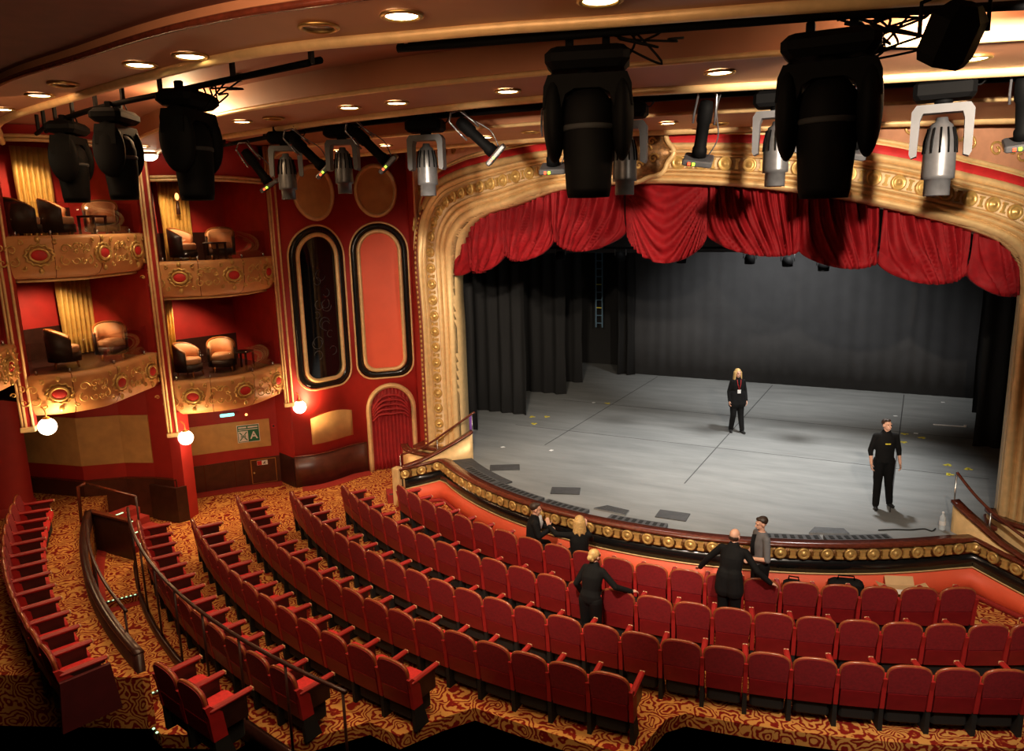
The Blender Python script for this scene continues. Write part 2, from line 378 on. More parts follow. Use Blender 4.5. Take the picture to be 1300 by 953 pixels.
# tape marks
tp = [(-.08, 21.44, 1), (-.10, 20.61, 1), (.31, 21.22, 1), (.83, 19.02, 1), (1.22, 18.88, 1), (.84, 18.30, 1), (-9.88, 19.26, 1), (-9.48, 19.43, 1), (-9.47, 18.56, 1), (-8.43, 21.68, 1), (.18, 21.59, 0), (.86, 25.63, 0), (-.35, 23.33, 0), (-8.86, 21.62, 0), (-9.16, 16.2, 0), (-7.89, 16.44, 0)]
for i, (x, y, k) in enumerate(tp):
    mb = MB(); s = .09 if k else .05
    mb.box(-s, s, -.04, .04, 0, .004); 
    if k: mb.box(-.03, .03, -.11, .0, 0, .004)
    right = x > -2
    if k: lb = 'yellow tape mark on the stage floor '+('right of' if right else 'far left of')+' the blonde performer'
    else: lb = 'tiny white tape mark on the '+('right' if right else 'left')+' part of the stage floor'
    tag(mb.build('tape_mark', 'yellow' if k else 'white', loc=(x, y, .003), rz=.3*i), lb, 'tape mark', ('yellow' if k else 'white')+' tape marks on the '+('right' if right else 'left')+' of the stage')
mb = MB(); mb.box(0, .76, -.02, .02, 0, .02); mb.box(.72, .78, -.03, .03, 0, .05)
tag(mb.build('white_batten', 'white', loc=(.58, 22.7, .002), rz=.08), 'thin white batten lying on the right part of the stage', 'batten')
# ------------------------------------------------------------------ bottle, cable
r_ = root('water_bottle', 'clear water bottle standing at the right end of the stage lip', 'bottle', (.66, 14.86, 0))
MB().lathe([(.0, 0), (.05, 0), (.052, .02), (.052, .2), (.045, .25), (.018, .30), (.018, .32), (0, .32)], 12).build('body', 'bottleblue', r_)
MB().lathe([(.054, .1), (.0545, .18)], 12).build('wrapper', 'white', r_); MB().lathe([(0, .32), (.02, .32), (.02, .345), (0, .345)], 10).build('cap', 'white', r_)
mb = MB(); mb.tube(cr([(-.35, 14.35, .012), (-.1, 14.5, .012), (.15, 14.6, .012), (.38, 14.75, .012), (.5, 14.7, .012), (.56, 14.85, .012)], 8), .012, 6); tag(mb.build('stage_cable', 'blackmat'), 'thin black cable curling to the water bottle', 'cable')
mb = MB(); mb.lathe([(0, 0), (.09, 0), (.1, .04), (.1, .42), (.085, .46), (0, .46)], 14); tag(mb.build('purple_canister', 'purple', loc=(-10.75, 17.15, 0)), 'small purple lit canister beside the left stage drape', 'canister')
# ------------------------------------------------------------------ drapes on stage
def drape(name, x0, x1, y, z0, z1, label, n=None, amp=.07, wl=.42, mt='drape', cat='stage curtain', group=None, curve=0):
    mb = MB(); n = n or max(12, int(abs(x1-x0)/wl*10)); sd = random.random()*9; rows = []
    for s_ in (0, 1):
        for zi in range(5):
            z = z0+(z1-z0)*zi/4 if s_ == 0 else z1+(z0-z1)*zi/4
            row = []
            for i in range(n+1):
                u = i/n; x = (x1-x0)*u
                ph = 2*PI*x/wl + .8*math.sin(x*1.7+sd)+sd
                yy = amp*(.75+.25*math.sin(x*3+sd))*math.sin(ph)*(1+.15*(1-(z-z0)/(z1-z0))) + curve*(u-.5)**2 + s_*.03
                row.append((x+.02*math.sin(z*2+ph), yy, z-z0))
            rows.append(row)
    mb.loft(rows, closed=False, caps=False, smooth=True, loop=True)
    return tag(mb.build(name, mt, loc=(x0, y, z0)), label, cat, group)
drape('stage_backdrop', -9.75, 4.5, 26.5, .01, 6.4, 'wide black backdrop curtain across the rear of the stage', amp=.012, wl=.45, mt='backdrop')
drape('stage_leg_curtain', -9.85, -9.15, 26.25, .01, 6.4, 'narrow folded black curtain at the left end of the backdrop', amp=.12, wl=.35)
for (x, y, lb) in ((-10.6, 17.3, 'nearest left black leg curtain beside the proscenium pillar'), (-10.09, 19.38, 'second black leg curtain on the left of the stage'), (-10.18, 22.31, 'third black leg curtain on the left of the stage'), (-10.41, 24.25, 'farthest black leg curtain on the left of the stage')):
    drape('stage_leg_curtain', x-3.2, x, y, .01, 6.4, lb)
for (x, y, lb) in ((1.85, 18.81, 'nearest right black leg curtain beside the golden pillar'), (1.42, 20.89, 'middle black leg curtain on the right of the stage'), (1.55, 24.5, 'farthest black leg curtain on the right of the stage')):
    drape('stage_leg_curtain', x, x+3.2, y, .01, 6.4, lb)
drape('stage_border_curtain', -13, 5, 19.2, 4.80, 6.9, 'horizontal black border curtain above the stage behind the red swags', amp=.02, wl=.6)
r_ = root('ladder', 'narrow blue grey ladder in the gap behind the left leg curtains', 'ladder', (-10.9, 27.2, 1.6))
for s_ in (-.13, .13): mb = MB(); mb.box(s_-.02, s_+.02, -.02, .02, 0, 3.4); mb.build('rail', 'steelblue', r_)
for k in range(11): mb = MB(); mb.box(-.13, .13, -.015, .015, .15+.3*k, .18+.3*k); mb.build('rung', 'yellow' if k in (2, 5) else 'steelblue', r_)
mb = MB(); mb.box(-16, 6.5, 28, 28.2, 0, 7.2); struct(mb.build('wall_back', 'blackmat'), 'black rear wall of the stage house behind the backdrop', 'wall')
# ------------------------------------------------------------------ red swag valance
VC = (-4.1, 22.6); VR = 9.2
cusp = [(-39.6, 4.8), (-33.25, 4.74), (-24.08, 5.07), (-14.8, 5.31), (-4.73, 5.45), (4.61, 5.34), (14.21, 5.05), (22.07, 4.84), (31.38, 4.64), (38.4, 4.42)]
mids = [4.46, 4.58, 4.87, 5.07, 4.86, 4.99, 4.75, 4.46, 4.22]
VW = ['leftmost narrow', 'second from the left', 'third from the left', 'fourth from the left, just left of centre', 'central', 'first right of centre', 'second right of centre', 'third right of centre', 'rightmost']
vr = root('swag_valance', 'crimson velvet swag valance hanging in nine scallops under the golden arch', 'curtain', (VC[0], VC[1]-VR, 5))
for k in range(9):
    (a0, z0), (a1, z1) = cusp[k], cusp[k+1]; zc = mids[k]; ctr = k == 4
    nu = max(36, int((a1-a0)*11)); nv = 26; rows = []
    wdt = math.radians(a1-a0)*VR; nf = max(3, round(wdt/.19)); sk = (1 if k < 4 else -1)*1.0
    for s_ in (0, 1):
        for j in range(nv+1):
            v = j/nv if s_ == 0 else 1-j/nv; row = []
            for i in range(nu+1):
                u = i/nu; ze = z0+(z1-z0)*u; zb = ze-( (z0+z1)/2-zc)*math.sin(PI*u)**.55
                ztop = 6.35; z = ztop-(ztop-zb)*v
                if ctr:
                    q = (ztop-z)-1.4*(2*u-1)**2*(.35+.65*v)*0; ph = 2*PI*(4.2*v/(1-.70*abs(2*u-1)**1.7)+.12*math.sin(9*u))
                    fd = math.sin(ph); d = .085*(abs(fd)**.6*math.copysign(1, fd))*(.5+.5*v)*math.sin(PI*u)**.4 + .14*math.sin(PI*u)*v
                else:
                    ph = 2*PI*nf*(u + sk*(v**2.2)*math.sin(PI*u)*.35) + 1.3*math.sin(5*u+k)
                    fd = math.sin(ph); d = .10*(abs(fd)**.55*math.copysign(1, fd))*(1-.5*v**6)*(.75+.35*math.sin(3.1*u*nf+k))+.03*math.sin(2.3*ph+v*2) + .16*math.sin(PI*u)*v*v
                a = math.radians(a0+(a1-a0)*u); R = VR+d-s_*.03-(.10*(v**8) if s_ == 0 else 0)
                row.append((VC[0]+R*math.sin(a)-vr.location.x, VC[1]-R*math.cos(a)-vr.location.y, z-5))
            rows.append(row)
    mb = MB(); mb.loft(rows, closed=False, caps=False, smooth=True, loop=True); mb.build('swag', 'swag', vr)
# ------------------------------------------------------------------ proscenium arch and pillars
HC = (-4.1, 22.6); HR = 9.6
# stations: inner point, outer point
st_in = [(-9.8, 15.13, 0), (-9.8, 15.13, 1.5), (-9.8, 15.13, 3.2), (-9.79, 15.1, 4.6), (-9.42, 14.6, 5.24), (-9.01, 14.35, 5.62), (-8.37, 14.0, 5.84), (-7.51, 13.63, 5.97), (-6.31, 13.26, 6.22), (-5.0, 13.04, 6.27), (-3.67, 13.01, 6.22), (-2.1, 13.21, 6.04), (-1.02, 13.51, 5.84), (.02, 13.93, 5.57), (.80, 14.3, 5.32), (1.30, 14.75, 5.0), (1.48, 15.0, 4.5), (1.5, 15.0, 3.2), (1.5, 15.0, 1.5), (1.5, 15.0, 0)]
st_out = [(-10.85, 15.15, -.15), (-10.85, 15.15, 1.5), (-10.85, 15.15, 3.2), (-10.9, 15.15, 4.9), (-10.8, 15.35, 6.0), (-10.1, 15.0, 6.6), (-9.15, 14.45, 6.80), (-8.2, 13.93, 6.88), (-6.7, 13.38, 6.96), (-5.2, 13.07, 6.96), (-3.4, 13.02, 6.87), (-1.8, 13.28, 6.73), (-.60, 13.66, 6.53), (.55, 14.2, 6.22), (1.5, 14.75, 5.92), (2.2, 15.0, 5.5), (2.45, 15.05, 4.8), (2.5, 15.05, 3.2), (2.5, 15.05, 1.5), (2.5, 15.05, -.15)]
SI = cr(st_in, 8); SO = cr(st_out, 8)
def nrm(i):
    a = SI[i]; b = SO[i]; t_ = (SI[min(i+1, len(SI)-1)]-SI[max(i-1, 0)]).normalized(); n = (b-a).cross(t_).normalized()
    if n.y > 0: n = -n
    n.z *= .3; n.normalize()
    return n
NN = [nrm(i) for i in range(len(SI))]
def apt(i, s, d): return SI[i].lerp(SO[i], s)+NN[i]*d
ar = root('proscenium_arch', 'golden proscenium arch and pillars with a band of roundels around the stage', 'proscenium arch', (-4.1, 13.2, 0))
def sweep(prof, name, m, i0=0, i1=None, par=ar):
    mb = MB(); i1 = i1 or len(SI)
    mb.loft([[apt(i, s_, d) for s_, d in prof] for i in range(i0, i1)]); 
    return sub(mb, name, m, par)
def halfround(s0, s1, h, base=0, n=8): return [(s0, base-.12)]+[(s0+(s1-s0)*k/n, base+h*math.sin(PI*k/n)) for k in range(n+1)]+[(s1, base-.12)]
sweep([(0, -.5), (0, .0), (1.0, .0), (1.0, -.5)], 'arch_body', 'gold')
sweep(halfround(.0, .16, .07), 'inner_moulding', 'gold'); sweep(halfround(.17, .27, .05, .02), 'fillet_moulding', 'gold'); sweep(halfround(.28, .37, .05, .04), 'second_fillet', 'gold')
sweep([(.375, -.1), (.375, .035), (.645, .035), (.645, -.1)], 'roundel_band', 'creamcap')
sweep(halfround(.65, .71, .05, .05), 'outer_fillet', 'gold'); sweep(halfround(.70, .84, .10, .04), 'outer_moulding', 'gold')
sweep(halfround(.85, 1.0, .04, .0), 'bead_strip', 'beadred', 0, 34)
sweep(halfround(.85, 1.0, .04, .0), 'edge_moulding', 'gold', 33)
mb = MB(); L = 0; nxt = .1; kk = 0
for i in range(1, len(SI)):
    a = apt(i-1, .505, .04); b = apt(i, .505, .04); seg = (b-a).length; L += seg
    while L >= nxt:
        p = b.lerp(a, (L-nxt)/seg); t_ = (b-a).normalized(); n_ = NN[i]; w_ = n_.cross(t_).normalized()
        mb.T = Matrix.Translation(p) @ Matrix((t_, -n_, w_)).transposed().to_4x4()
        kk += 1; nxt += .192
        if kk % 2: mb.lathe([(0, .02), (.122, .02), (.122, -.03), (.104, -.06), (.082, -.028), (.052, -.028), (.034, -.07), (0, -.078)], 14, axis='y')
        else: mb.box(-.02, .02, -.025, .02, -.08, .08); mb.box(-.038, .038, -.035, .02, .055, .085); mb.box(-.038, .038, -.035, .02, -.085, -.055)
sub(mb, 'roundel_frieze', 'gold_hi', ar)
mb = MB(); L = 0; nxt = .1
for i in range(1, 34):
    a = apt(i-1, .925, .04); b = apt(i, .925, .04); seg = (b-a).length; L += seg
    while L >= nxt: p = b.lerp(a, (L-nxt)/seg); nxt += .12; mb = MB(); mb.ell(tuple(p), (.03, .03, .04), 6, 4); sub(mb, 'bead', 'gold_hi', ar)
# base plinths
for x in (-10.35, 2.0):
    mb = MB(); mb.box(x-.62, x+.62, 14.92, 15.5, -1.0 if x > 0 else -1.0, .12, .03); sub(mb, 'plinth', 'gold', ar)
    mb = MB(); mb.box(x-.68, x+.68, 14.86, 15.5, .12, .2, .02); sub(mb, 'plinth_cap', 'wood', ar)
# central cartouche
ct = root('arch_cartouche', 'dark carved gold cartouche at the crown of the arch', 'carved ornament', (-4.5, 12.96, 6.74))
mb = MB(); mb.smooth = True
rings = []
for j in range(9):
    tt = j/8; rs = math.cos(tt*PI/2); ring = []
    for k in range(40):
        a = 2*PI*k/40; wv = 1+.06*math.cos(8*a)
        ring.append((.62*rs*wv*math.cos(a), -.05-.16*math.sin(tt*PI/2), .42*rs*wv*math.sin(a)))
    rings.append(ring)
mb.loft(rings); mb.build('shield', 'gold_old', ct)
mb = MB(); mb.tube([(.66*math.cos(2*PI*k/40)*(1+.05*math.cos(16*PI*k/40)), -.05, .45*math.sin(2*PI*k/40)*(1+.05*math.cos(16*PI*k/40))) for k in range(40)], .045, 8, loop=True); mb.build('rim', 'gold', ct)
mb = MB()
for sx in (-1, 1):
    for (cx, cz, rad) in ((.22, .05, .13), (.38, -.1, .09), (.12, -.2, .08), (.35, .18, .07)):
        mb.tube([(sx*(cx+rad*(1-k/16)*math.cos(k*.55)), -.21, cz+rad*(1-k/16)*math.sin(k*.55)) for k in range(15)], .018, 6)
mb.build('scrollwork', 'gold_hi', ct)
# spandrel wall between arch and ceiling: red strip, gilt rail, tan frieze with scrolls
SPt = [SO[i]+NN[i]*-.05 for i in range(24, len(SO)-32)]
mb = MB()
mb.loft([[p+Vector((0, .02, -.1)), p+Vector((0, .02, .14))] for p in SPt], closed=False, caps=False); 
o = mb.build('trim_3', 'redstrip'); o.modifiers.new('s', 'SOLIDIFY').thickness = .05; struct(o, 'narrow bright red strip just above the golden arch', 'trim')
mb = MB()
for dz in (.15, .21): mb.tube([p+Vector((0, -.0, dz)) for p in SPt], .035, 8)
struct(mb.build('trim_4', 'gold'), 'double gilt rail above the red strip of the arch', 'trim')
mb = MB(); mb.loft([[p+Vector((0, .05, .14)), p+Vector((0, .05, 2.2))] for p in SPt], closed=False, caps=False)
o = mb.build('wall_front', 'frieze'); o.modifiers.new('s', 'SOLIDIFY').thickness = .05; struct(o, 'pinkish tan frieze wall above the proscenium arch', 'wall')
gsf = root('gilt_scroll_frieze', 'row of gilded scrolls on the tan wall above the arch', 'ornament', tuple(SPt[len(SPt)//2]))
for i in range(2, len(SPt)-2, 3):
    p = SPt[i]; e = (SPt[i+1]-SPt[i]).normalized(); c = p+Vector((0, -.02, .46)); sg = 1 if (i//3) % 2 else -1
    mb = MB(); mb.tube([c+e*(sg*.13*(1-k/20)*math.cos(k*.5))+Vector((0, 0, .13*(1-k/20)*math.sin(k*.5))) for k in range(17)], .02, 6)
    mb.tube([c+e*(sg*(.13+.03*k))+Vector((0, 0, -.02*k+.012*k*k-.0)) for k in range(6)], .016, 6); sub(mb, 'scroll', 'gold_hi', gsf)
# ------------------------------------------------------------------ left wall with arched panels
def resamp(P, n):
    P = [Vector(p) for p in P]; L = [0]
    for a, b in zip(P[:-1], P[1:]): L.append(L[-1]+(b-a).length)
    out = []; k = 0
    for i in range(n):
        s = L[-1]*i/(n-1)
        while k < len(P)-2 and L[k+1] < s: k += 1
        u = (s-L[k])/max(1e-6, L[k+1]-L[k]); out.append(P[k].lerp(P[k+1], u))
    return out
W = resamp(cr([(-14.02, 13.75), (-13.66, 14.14), (-13.47, 14.64), (-13.36, 15.25), (-13.07, 15.68), (-12.39, 16.36), (-12.08, 16.65)], 6), 73)
Wl = sum((b-a).length for a, b in zip(W[:-1], W[1:])); WN = normals2(W)
def onW(s, z, off=0):
    k = max(0, min(71.999, s/Wl*72)); i = int(k); u = k-i; p = W[i].lerp(W[i+1], u); n = WN[i].lerp(WN[i+1], u).normalized()
    return Vector((p.x+n.x*off, p.y+n.y*off, z))
mb = strip(MB(), W, FL, 7.9, -.25, 0); struct(mb.build('wall_left', 'redwall'), 'curved red wall with ovals and arched panels beside the proscenium', 'wall')
mb = strip(MB(), [onW(i*2.12/20, 0) for i in range(21)], FL, -.17, 0, .04); struct(mb.build('trim_5', 'wood_panel'), 'dark wood wainscot under the cream wall panel', 'trim')
mb = MB(); mb.tube([onW(i*2.12/20, -.16, .045) for i in range(21)], .015, 6); struct(mb.build('trim_6', 'wood'), 'thin rail on top of the dark curved wainscot', 'trim')
def outline(s0, s1, z0, z1, rb, ins=0, n=12, oval=False):
    s0 += ins; s1 -= ins; z0 += ins; z1 -= ins; w = (s1-s0)/2; c = (s0+s1)/2; P = []
    if oval: return [(c+w*math.cos(2*PI*k/36), (z0+z1)/2+(z1-z0)/2*math.sin(2*PI*k/36)) for k in range(36)]
    h = w*1.0
    for k in range(n*2+1): a = PI*k/(2*n); P.append((c+w*math.cos(a), z1-h+h*math.sin(a)))
    for k in range(10): P.append((s0, z1-h-(z1-h-z0-rb)*(k+1)/10.))
    r = max(.02, rb-ins*.5) if rb else 0
    if r:
        for k in range(1, 6): a = PI+PI/2*k/5; P.append((s0+r+r*math.cos(a), z0+rb+r*math.sin(a)-(rb-r)))
        for k in range(0, 6): a = 1.5*PI+PI/2*k/5; P.append((s1-r+r*math.cos(a), z0+rb+r*math.sin(a)-(rb-r)))
    else: P.append((s1, z0))
    for k in range(9): P.append((s1, z0+rb+(z1-h-z0-rb)*(k+1)/10.))
    return P
def frame(mb, O, r, off, **k): mb.tube([onW(s, z, off) for s, z in O], r, 8, loop=True)
def band(mb, A, B, off):
    mb.loft([[onW(*a, 0), onW(*a, off), onW(*b, off), onW(*b, 0)] for a, b in zip(A, B)], loop=True)
def fill(mb, O, off, n=24):
    # fill an outline on the curved wall by horizontal chords
    zs = [z for s, z in O]; z0, z1 = min(zs), max(zs); rows = []
    m = len(O)
    for j in range(n+1):
        z = z0+.002+(z1-z0-.004)*(.5-.5*math.cos(PI*j/n)); xs = []
        for i in range(m):
            (a, za), (b, zb) = O[i], O[(i+1) % m]
            if (za-z)*(zb-z) <= 0 and za != zb: xs.append(a+(b-a)*(z-za)/(zb-za))
        a, b = min(xs), max(xs); rows.append([onW(a+(b-a)*i/10, z, off) for i in range(11)])
    mb.loft(rows, closed=False, caps=False, smooth=True)
def wallthing(name, label, cat, s, z): p = onW(s, z, 0); return root(name, label, cat, tuple(p))
for (s0, s1, z0, z1, lb) in ((.53, 1.62, 5.87, 7.15, 'tan oval wall panel in gilt frame above the black glass arch'), (2.26, 3.28, 5.93, 7.2, 'tan oval wall panel in gilt frame above the orange arched panel')):
    t_ = wallthing('oval_panel', lb, 'wall panel', (s0+s1)/2, z0); O = outline(s0, s1, z0, z1, 0, oval=True)
    mb = MB(); fill(mb, O, .02); sub(mb, 'panel', 'panel_cream', t_); mb = MB(); frame(mb, O, .055, .03); sub(mb, 'frame', 'gold', t_)
for (s0, s1, z0, z1, pm, pn, lb) in ((.26, 1.82, 1.55, 5.72, 'mirror', 'glass_panel', 'tall arched black glass window in black and gilt frame'), (1.99, 3.53, 1.60, 5.76, 'orange', 'fabric_panel', 'tall arched orange red wall panel in black and gilt frame')):
    t_ = wallthing('arched_panel', lb, 'wall panel', (s0+s1)/2, z0); rb = .42
    A = outline(s0, s1, z0, z1, rb); B = outline(s0, s1, z0, z1, rb, .03); Cc = outline(s0, s1, z0, z1, rb, .17); Dd = outline(s0, s1, z0, z1, rb, .23)
    mb = MB(); frame(mb, A, .025, .05); sub(mb, 'outer_bead', 'gold', t_)
    mb = MB(); band(mb, B, Cc, .04); sub(mb, 'black_band', 'blackband', t_)
    mb = MB(); frame(mb, Dd, .055, .045); sub(mb, 'inner_moulding', 'gold', t_)
    mb = MB(); fill(mb, Dd, .012); sub(mb, pn, pm, t_)
# faint tracery behind the black glass
t_ = wallthing('wire_sculpture', 'faint grey wire scrolls behind the black glass arch', 'ornament', 1.0, 2.0)
for k in range(14):
    mb = MB(); s = .8+.5*random.random(); z = 2.2+2.6*random.random(); rr_ = .08+.08*random.random(); a0 = random.random()*6
    mb.tube([onW(s+rr_*math.cos(a0+q*.4), z+rr_*math.sin(a0+q*.4), .02) for q in range(12)], .006, 5); sub(mb, 'wire_scroll', 'grey', t_)
# curtained doorway
t_ = wallthing('door_curtain', 'crimson curtain closing the gilt arched doorway', 'curtain', 2.85, FL)
mb = MB(); rows = []
for s_ in (0, 1):
    for j in range(9):
        v = j/8 if s_ == 0 else 1-j/8; row = []
        for i in range(61):
            u = i/60; s = 2.29+1.1*u; top = 1.32-.55*(1-math.sin(PI*u)**.6) ; z = FL+.01+(top-FL)*v
            row.append(onW(s, z, .05+.035*math.sin(2*PI*u*11+.6*math.sin(v*3))*(.5+.5*(1-v))+(-.02 if s_ else 0)))
        rows.append(row)
mb.loft(rows, closed=False, caps=False, loop=True); sub(mb, 'drape', 'doorcurtain', t_)
mb = MB()
for q in range(5):
    mb.tube([onW(2.32+1.04*i/12, 1.22-.07*q-.5*abs(2*i/12-1)**2.5-.1*math.sin(PI*i/12)*(1+q*.6), .11+.012*q) for i in range(13)], .035, 6)
sub(mb, 'pelmet_swag', 'doorcurtain', t_)
O = [(2.22, FL)]+[(2.22, FL+1.6*k/6) for k in range(1, 6)]+[(2.84-.62*math.cos(PI*k/16), .72+.66*math.sin(PI*k/16)) for k in range(17)]+[(3.46, FL+1.6*k/6) for k in range(5, -1, -1)]
mb = MB(); mb.tube([onW(s, z, .05) for s, z in O], .07, 8); mb.tube([onW(s, z, .10) for s, z in O], .03, 8)
struct(mb.build('door_1', 'gold'), 'gilt arched doorway frame beside the proscenium pillar', 'door frame')
mb = MB(); rows = [[onW(.49+1.26*i/12, .11, .0), onW(.49+1.26*i/12, .11, .03), onW(.49+1.26*i/12, .80+.10*math.sin(PI*i/12), .03), onW(.49+1.26*i/12, .80+.10*math.sin(PI*i/12), 0)] for i in range(13)]
mb.loft(rows); o = mb.build('fabric_board', 'panel_cream'); tag(o, 'small curved tan wall panel above the wainscot beside the doorway', 'wall panel')
# return wall between the curtained wall and the pillar
mb = MB(); strip(mb, [(-12.08, 16.65), (-11.3, 16.0), (-10.9, 15.45)], FL, 7.9, -.2, 0, False); struct(mb.build('wall_left', 'redwall'), 'red wall strip joining the golden pillar', 'wall')
# ------------------------------------------------------------------ ground floor recess under the right hand boxes
def vwall(P, z0, z1, m, lb, cat, nm='wall_left', off0=-.15, off1=0): return struct(strip(MB(), P, z0, z1, off0, off1, False).build(nm, m), lb, cat)
V = [(-16.25, 12.13), (-15.53, 13.10), (-14.77, 13.98)]
vwall(V, FL, 1.55, 'redwall', 'red recessed wall under the right hand boxes with the evacuation sign', 'wall')
vwall([(-14.77, 13.98), (-14.02, 13.75)], FL, 1.55, 'redwall', 'short red return wall beside the recess', 'wall')
vwall(V, FL, -.28, 'wood_panel', 'dark wood wainscot of the recess', 'trim', 'trim_7', 0, .03)
vwall([(-14.74, 13.98), (-14.02, 13.75)], FL, -.2, 'wood_dark', 'dark wood wainscot on the recess return', 'trim', 'trim_8', 0, .03)
def onV(s, z, off=0):
    for a, b in zip(V[:-1], V[1:]):
        a = Vector(a); b = Vector(b); e = b-a; l = e.length
        if s <= l+1e-6 or b == Vector(V[-1]): e /= l; return Vector((a.x+e.x*s+e.y*off, a.y+e.y*s-e.x*off, z))
        s -= l
def vpanel(s0, s1, z0, z1, m, name, off=.03, th=.02, n=6, par=None):
    mb = MB(); mb.loft([[onV(s, z0, off-th), onV(s, z0, off), onV(s, z1, off), onV(s, z1, off-th)] for s in [s0+(s1-s0)*i/n for i in range(n+1)]], smooth=False)
    if par: return sub(mb, name, m, par)
    return mb.build(name, m)
for s in (.0, .45, 1.2, 1.55):
    struct(vpanel(s+.02, s+.03, FL, -.28, 'wood', 'trim_9', .036), 'thin upright joint in the recess wainscot', 'trim')
tag(vpanel(.05, 2.18, .02, .76, 'panel_cream', 'fabric_board'), 'long tan wall panel with the green evacuation sign', 'wall panel')
t_ = root('evacuation_sign', 'green and white muster station sign with letter A on tan panel', 'sign', tuple(onV(1.64, .43, .03)))
def wtext(s, z, off, size, txt, m, par, name='lettering', ang=None):
    c = bpy.data.curves.new(name, 'FONT'); c.body = txt; c.size = size; c.align_x = 'CENTER'; c.align_y = 'CENTER'; c.extrude = .002; c.offset = size*.02
    o = bpy.data.objects.new(name, c); COL.objects.link(o); c.materials.append(M[m]); o.parent = par
    p = onV(s, z, off); a = onV(s-.01, z); b = onV(s+.01, z); o.location = p-par.location; o.rotation_euler = (PI/2, 0, math.atan2(b.y-a.y, b.x-a.x))
    me = bpy.data.meshes.new_from_object(o); q = bpy.data.objects.new(name, me); COL.objects.link(q); q.parent = par; q.location = o.location; q.rotation_euler = o.rotation_euler; bpy.data.objects.remove(o); return q
vpanel(1.36, 1.92, .19, .66, 'white', 'sign_border', .04, .02, 2, t_); vpanel(1.375, 1.905, .205, .645, 'green', 'sign_board', .044, .02, 2, t_)
vpanel(1.39, 1.63, .22, .50, 'white', 'pictogram', .047, .01, 2, t_); vpanel(1.645, 1.89, .22, .50, 'green', 'letter_field', .048, .01, 2, t_)
vpanel(1.40, 1.88, .525, .545, 'white', 'rule', .047, .01, 2, t_)
wtext(1.77, .36, .052, .27, 'A', 'white', t_); vpanel(1.40, 1.60, .575, .615, 'white', 'heading_bar', .047, .01, 2, t_); vpanel(1.63, 1.88, .575, .615, 'white', 'heading_bar', .047, .01, 2, t_)
mb = MB()
for (s, z, sx) in ((1.42, .25, 1), (1.60, .25, -1), (1.42, .47, 1), (1.60, .47, -1)):
    for q in range(4): pass
    dz = .07 if z < .4 else -.07
    mb.tube([onV(s, z, .05), onV(s+sx*.06, z+dz, .05)], .012, 6)
for k in range(4): mb.ell(tuple(onV(1.47+.028*k, .38, .052)), (.012, .012, .016), 6, 4); mb.tube([onV(1.47+.028*k, .36, .05), onV(1.47+.028*k, .33, .05)], .012, 6)
sub(mb, 'arrows_and_people', 'green', t_)
t_ = root('fire_alarm', 'small red wall call point right of the tan panel', 'alarm', tuple(onV(2.26, .56, .0)))
vpanel(2.23, 2.33, .50, .60, 'redstrip', 'housing', .05, .05, 1, t_); vpanel(2.255, 2.305, .525, .575, 'wood_dark', 'plate', .056, .02, 1, t_)
t_ = root('service_door', 'dark wood cupboard door with brass edging in the wainscot', 'door', tuple(onV(1.93, FL, 0)))
vpanel(1.62, 2.26, -.97, -.31, 'brass', 'edging', .045, .02, 4, t_); vpanel(1.64, 2.24, -.95, -.33, 'wood_panel', 'leaf', .05, .02, 4, t_)
mb = MB(); mb.ell(tuple(onV(1.69, -.66, .08)), (.03, .03, .03)); sub(mb, 'knob', 'brass', t_)
t_ = root('door_notice', 'small red and white notice at the top of the cupboard door', 'sign', tuple(onV(1.9, -.4, .05)))
vpanel(1.78, 2.05, -.47, -.35, 'white', 'board', .06, .01, 2, t_); vpanel(1.785, 1.90, -.465, -.355, 'redstrip', 'red_field', .064, .01, 2, t_)
mb = MB(); mb.tube([onV(1.99, -.44, .068), onV(1.96, -.41, .068), onV(1.99, -.38, .068)], .010, 6); mb.tube([onV(1.94, -.44, .068), onV(1.96, -.41, .068)], .01, 6); sub(mb, 'pictogram', 'wood_dark', t_)
mb = MB(); mb.box(-.17, .17, -.05, .05, -.03, .03, .01); p = onV(1.15, 1.02, .25); tag(mb.build('emergency_light', 'exit', loc=tuple(p), rz=.95), 'glowing turquoise emergency light under the box above the sign', 'light')
mb = MB(); mb.ell((0, 0, 0), (.035, .035, .035)); tag(mb.build('indicator_lamp', 'mole', loc=tuple(onV(1.63, .98, .25))), 'tiny orange lamp right of the turquoise emergency light', 'light')
# ------------------------------------------------------------------ bay 2 ground floor
G2 = [(-14.9, 10.95), (-15.55, 10.83), (-16.2, 10.55), (-16.9, 9.95), (-17.8, 9.75), (-19.6, 9.3)]
vwall(G2[::-1], FL-.0, 2.9, 'redwall', 'dark red lower wall behind the rear platform', 'wall')
vwall(G2[::-1], FL, -.02, 'wood_panel', 'dark wood wainscot of the rear platform wall', 'trim', 'trim_10', 0, .05)
vwall(G2[::-1], -.03, .0, 'wood', 'thin pale rail above the rear wainscot', 'trim', 'trim_11', 0, .07)
o = strip(MB(), G2[::-1][:-1], .35, 1.5, 0, .03, False).build('fabric_board', 'panel_cream'); tag(o, 'long tan wall panel behind the rear platform rail', 'wall panel')
vwall([(-15.05, 11.3), (-14.91, 10.9)], FL, 1.6, 'redwall', 'narrow bright red pier beneath the middle pilaster', 'wall', 'wall_left', -.2, .06)
vwall([(-15.6, 10.72), (-14.78, 10.80), (-14.74, 11.0)][::1], FL, -.15, 'wood_dark', 'dark wood low wall end in front of the red pier', 'trim', 'trim_10', -.02, .05)
vwall(W[3:44], FL, FL+.012, 'redcarpet', 'plain red carpet border below the curved wall', 'trim', 'trim_21', .04, .40)
vwall(V, FL, FL+.012, 'redcarpet', 'plain red carpet border of the recess', 'trim', 'trim_22', .03, .42)
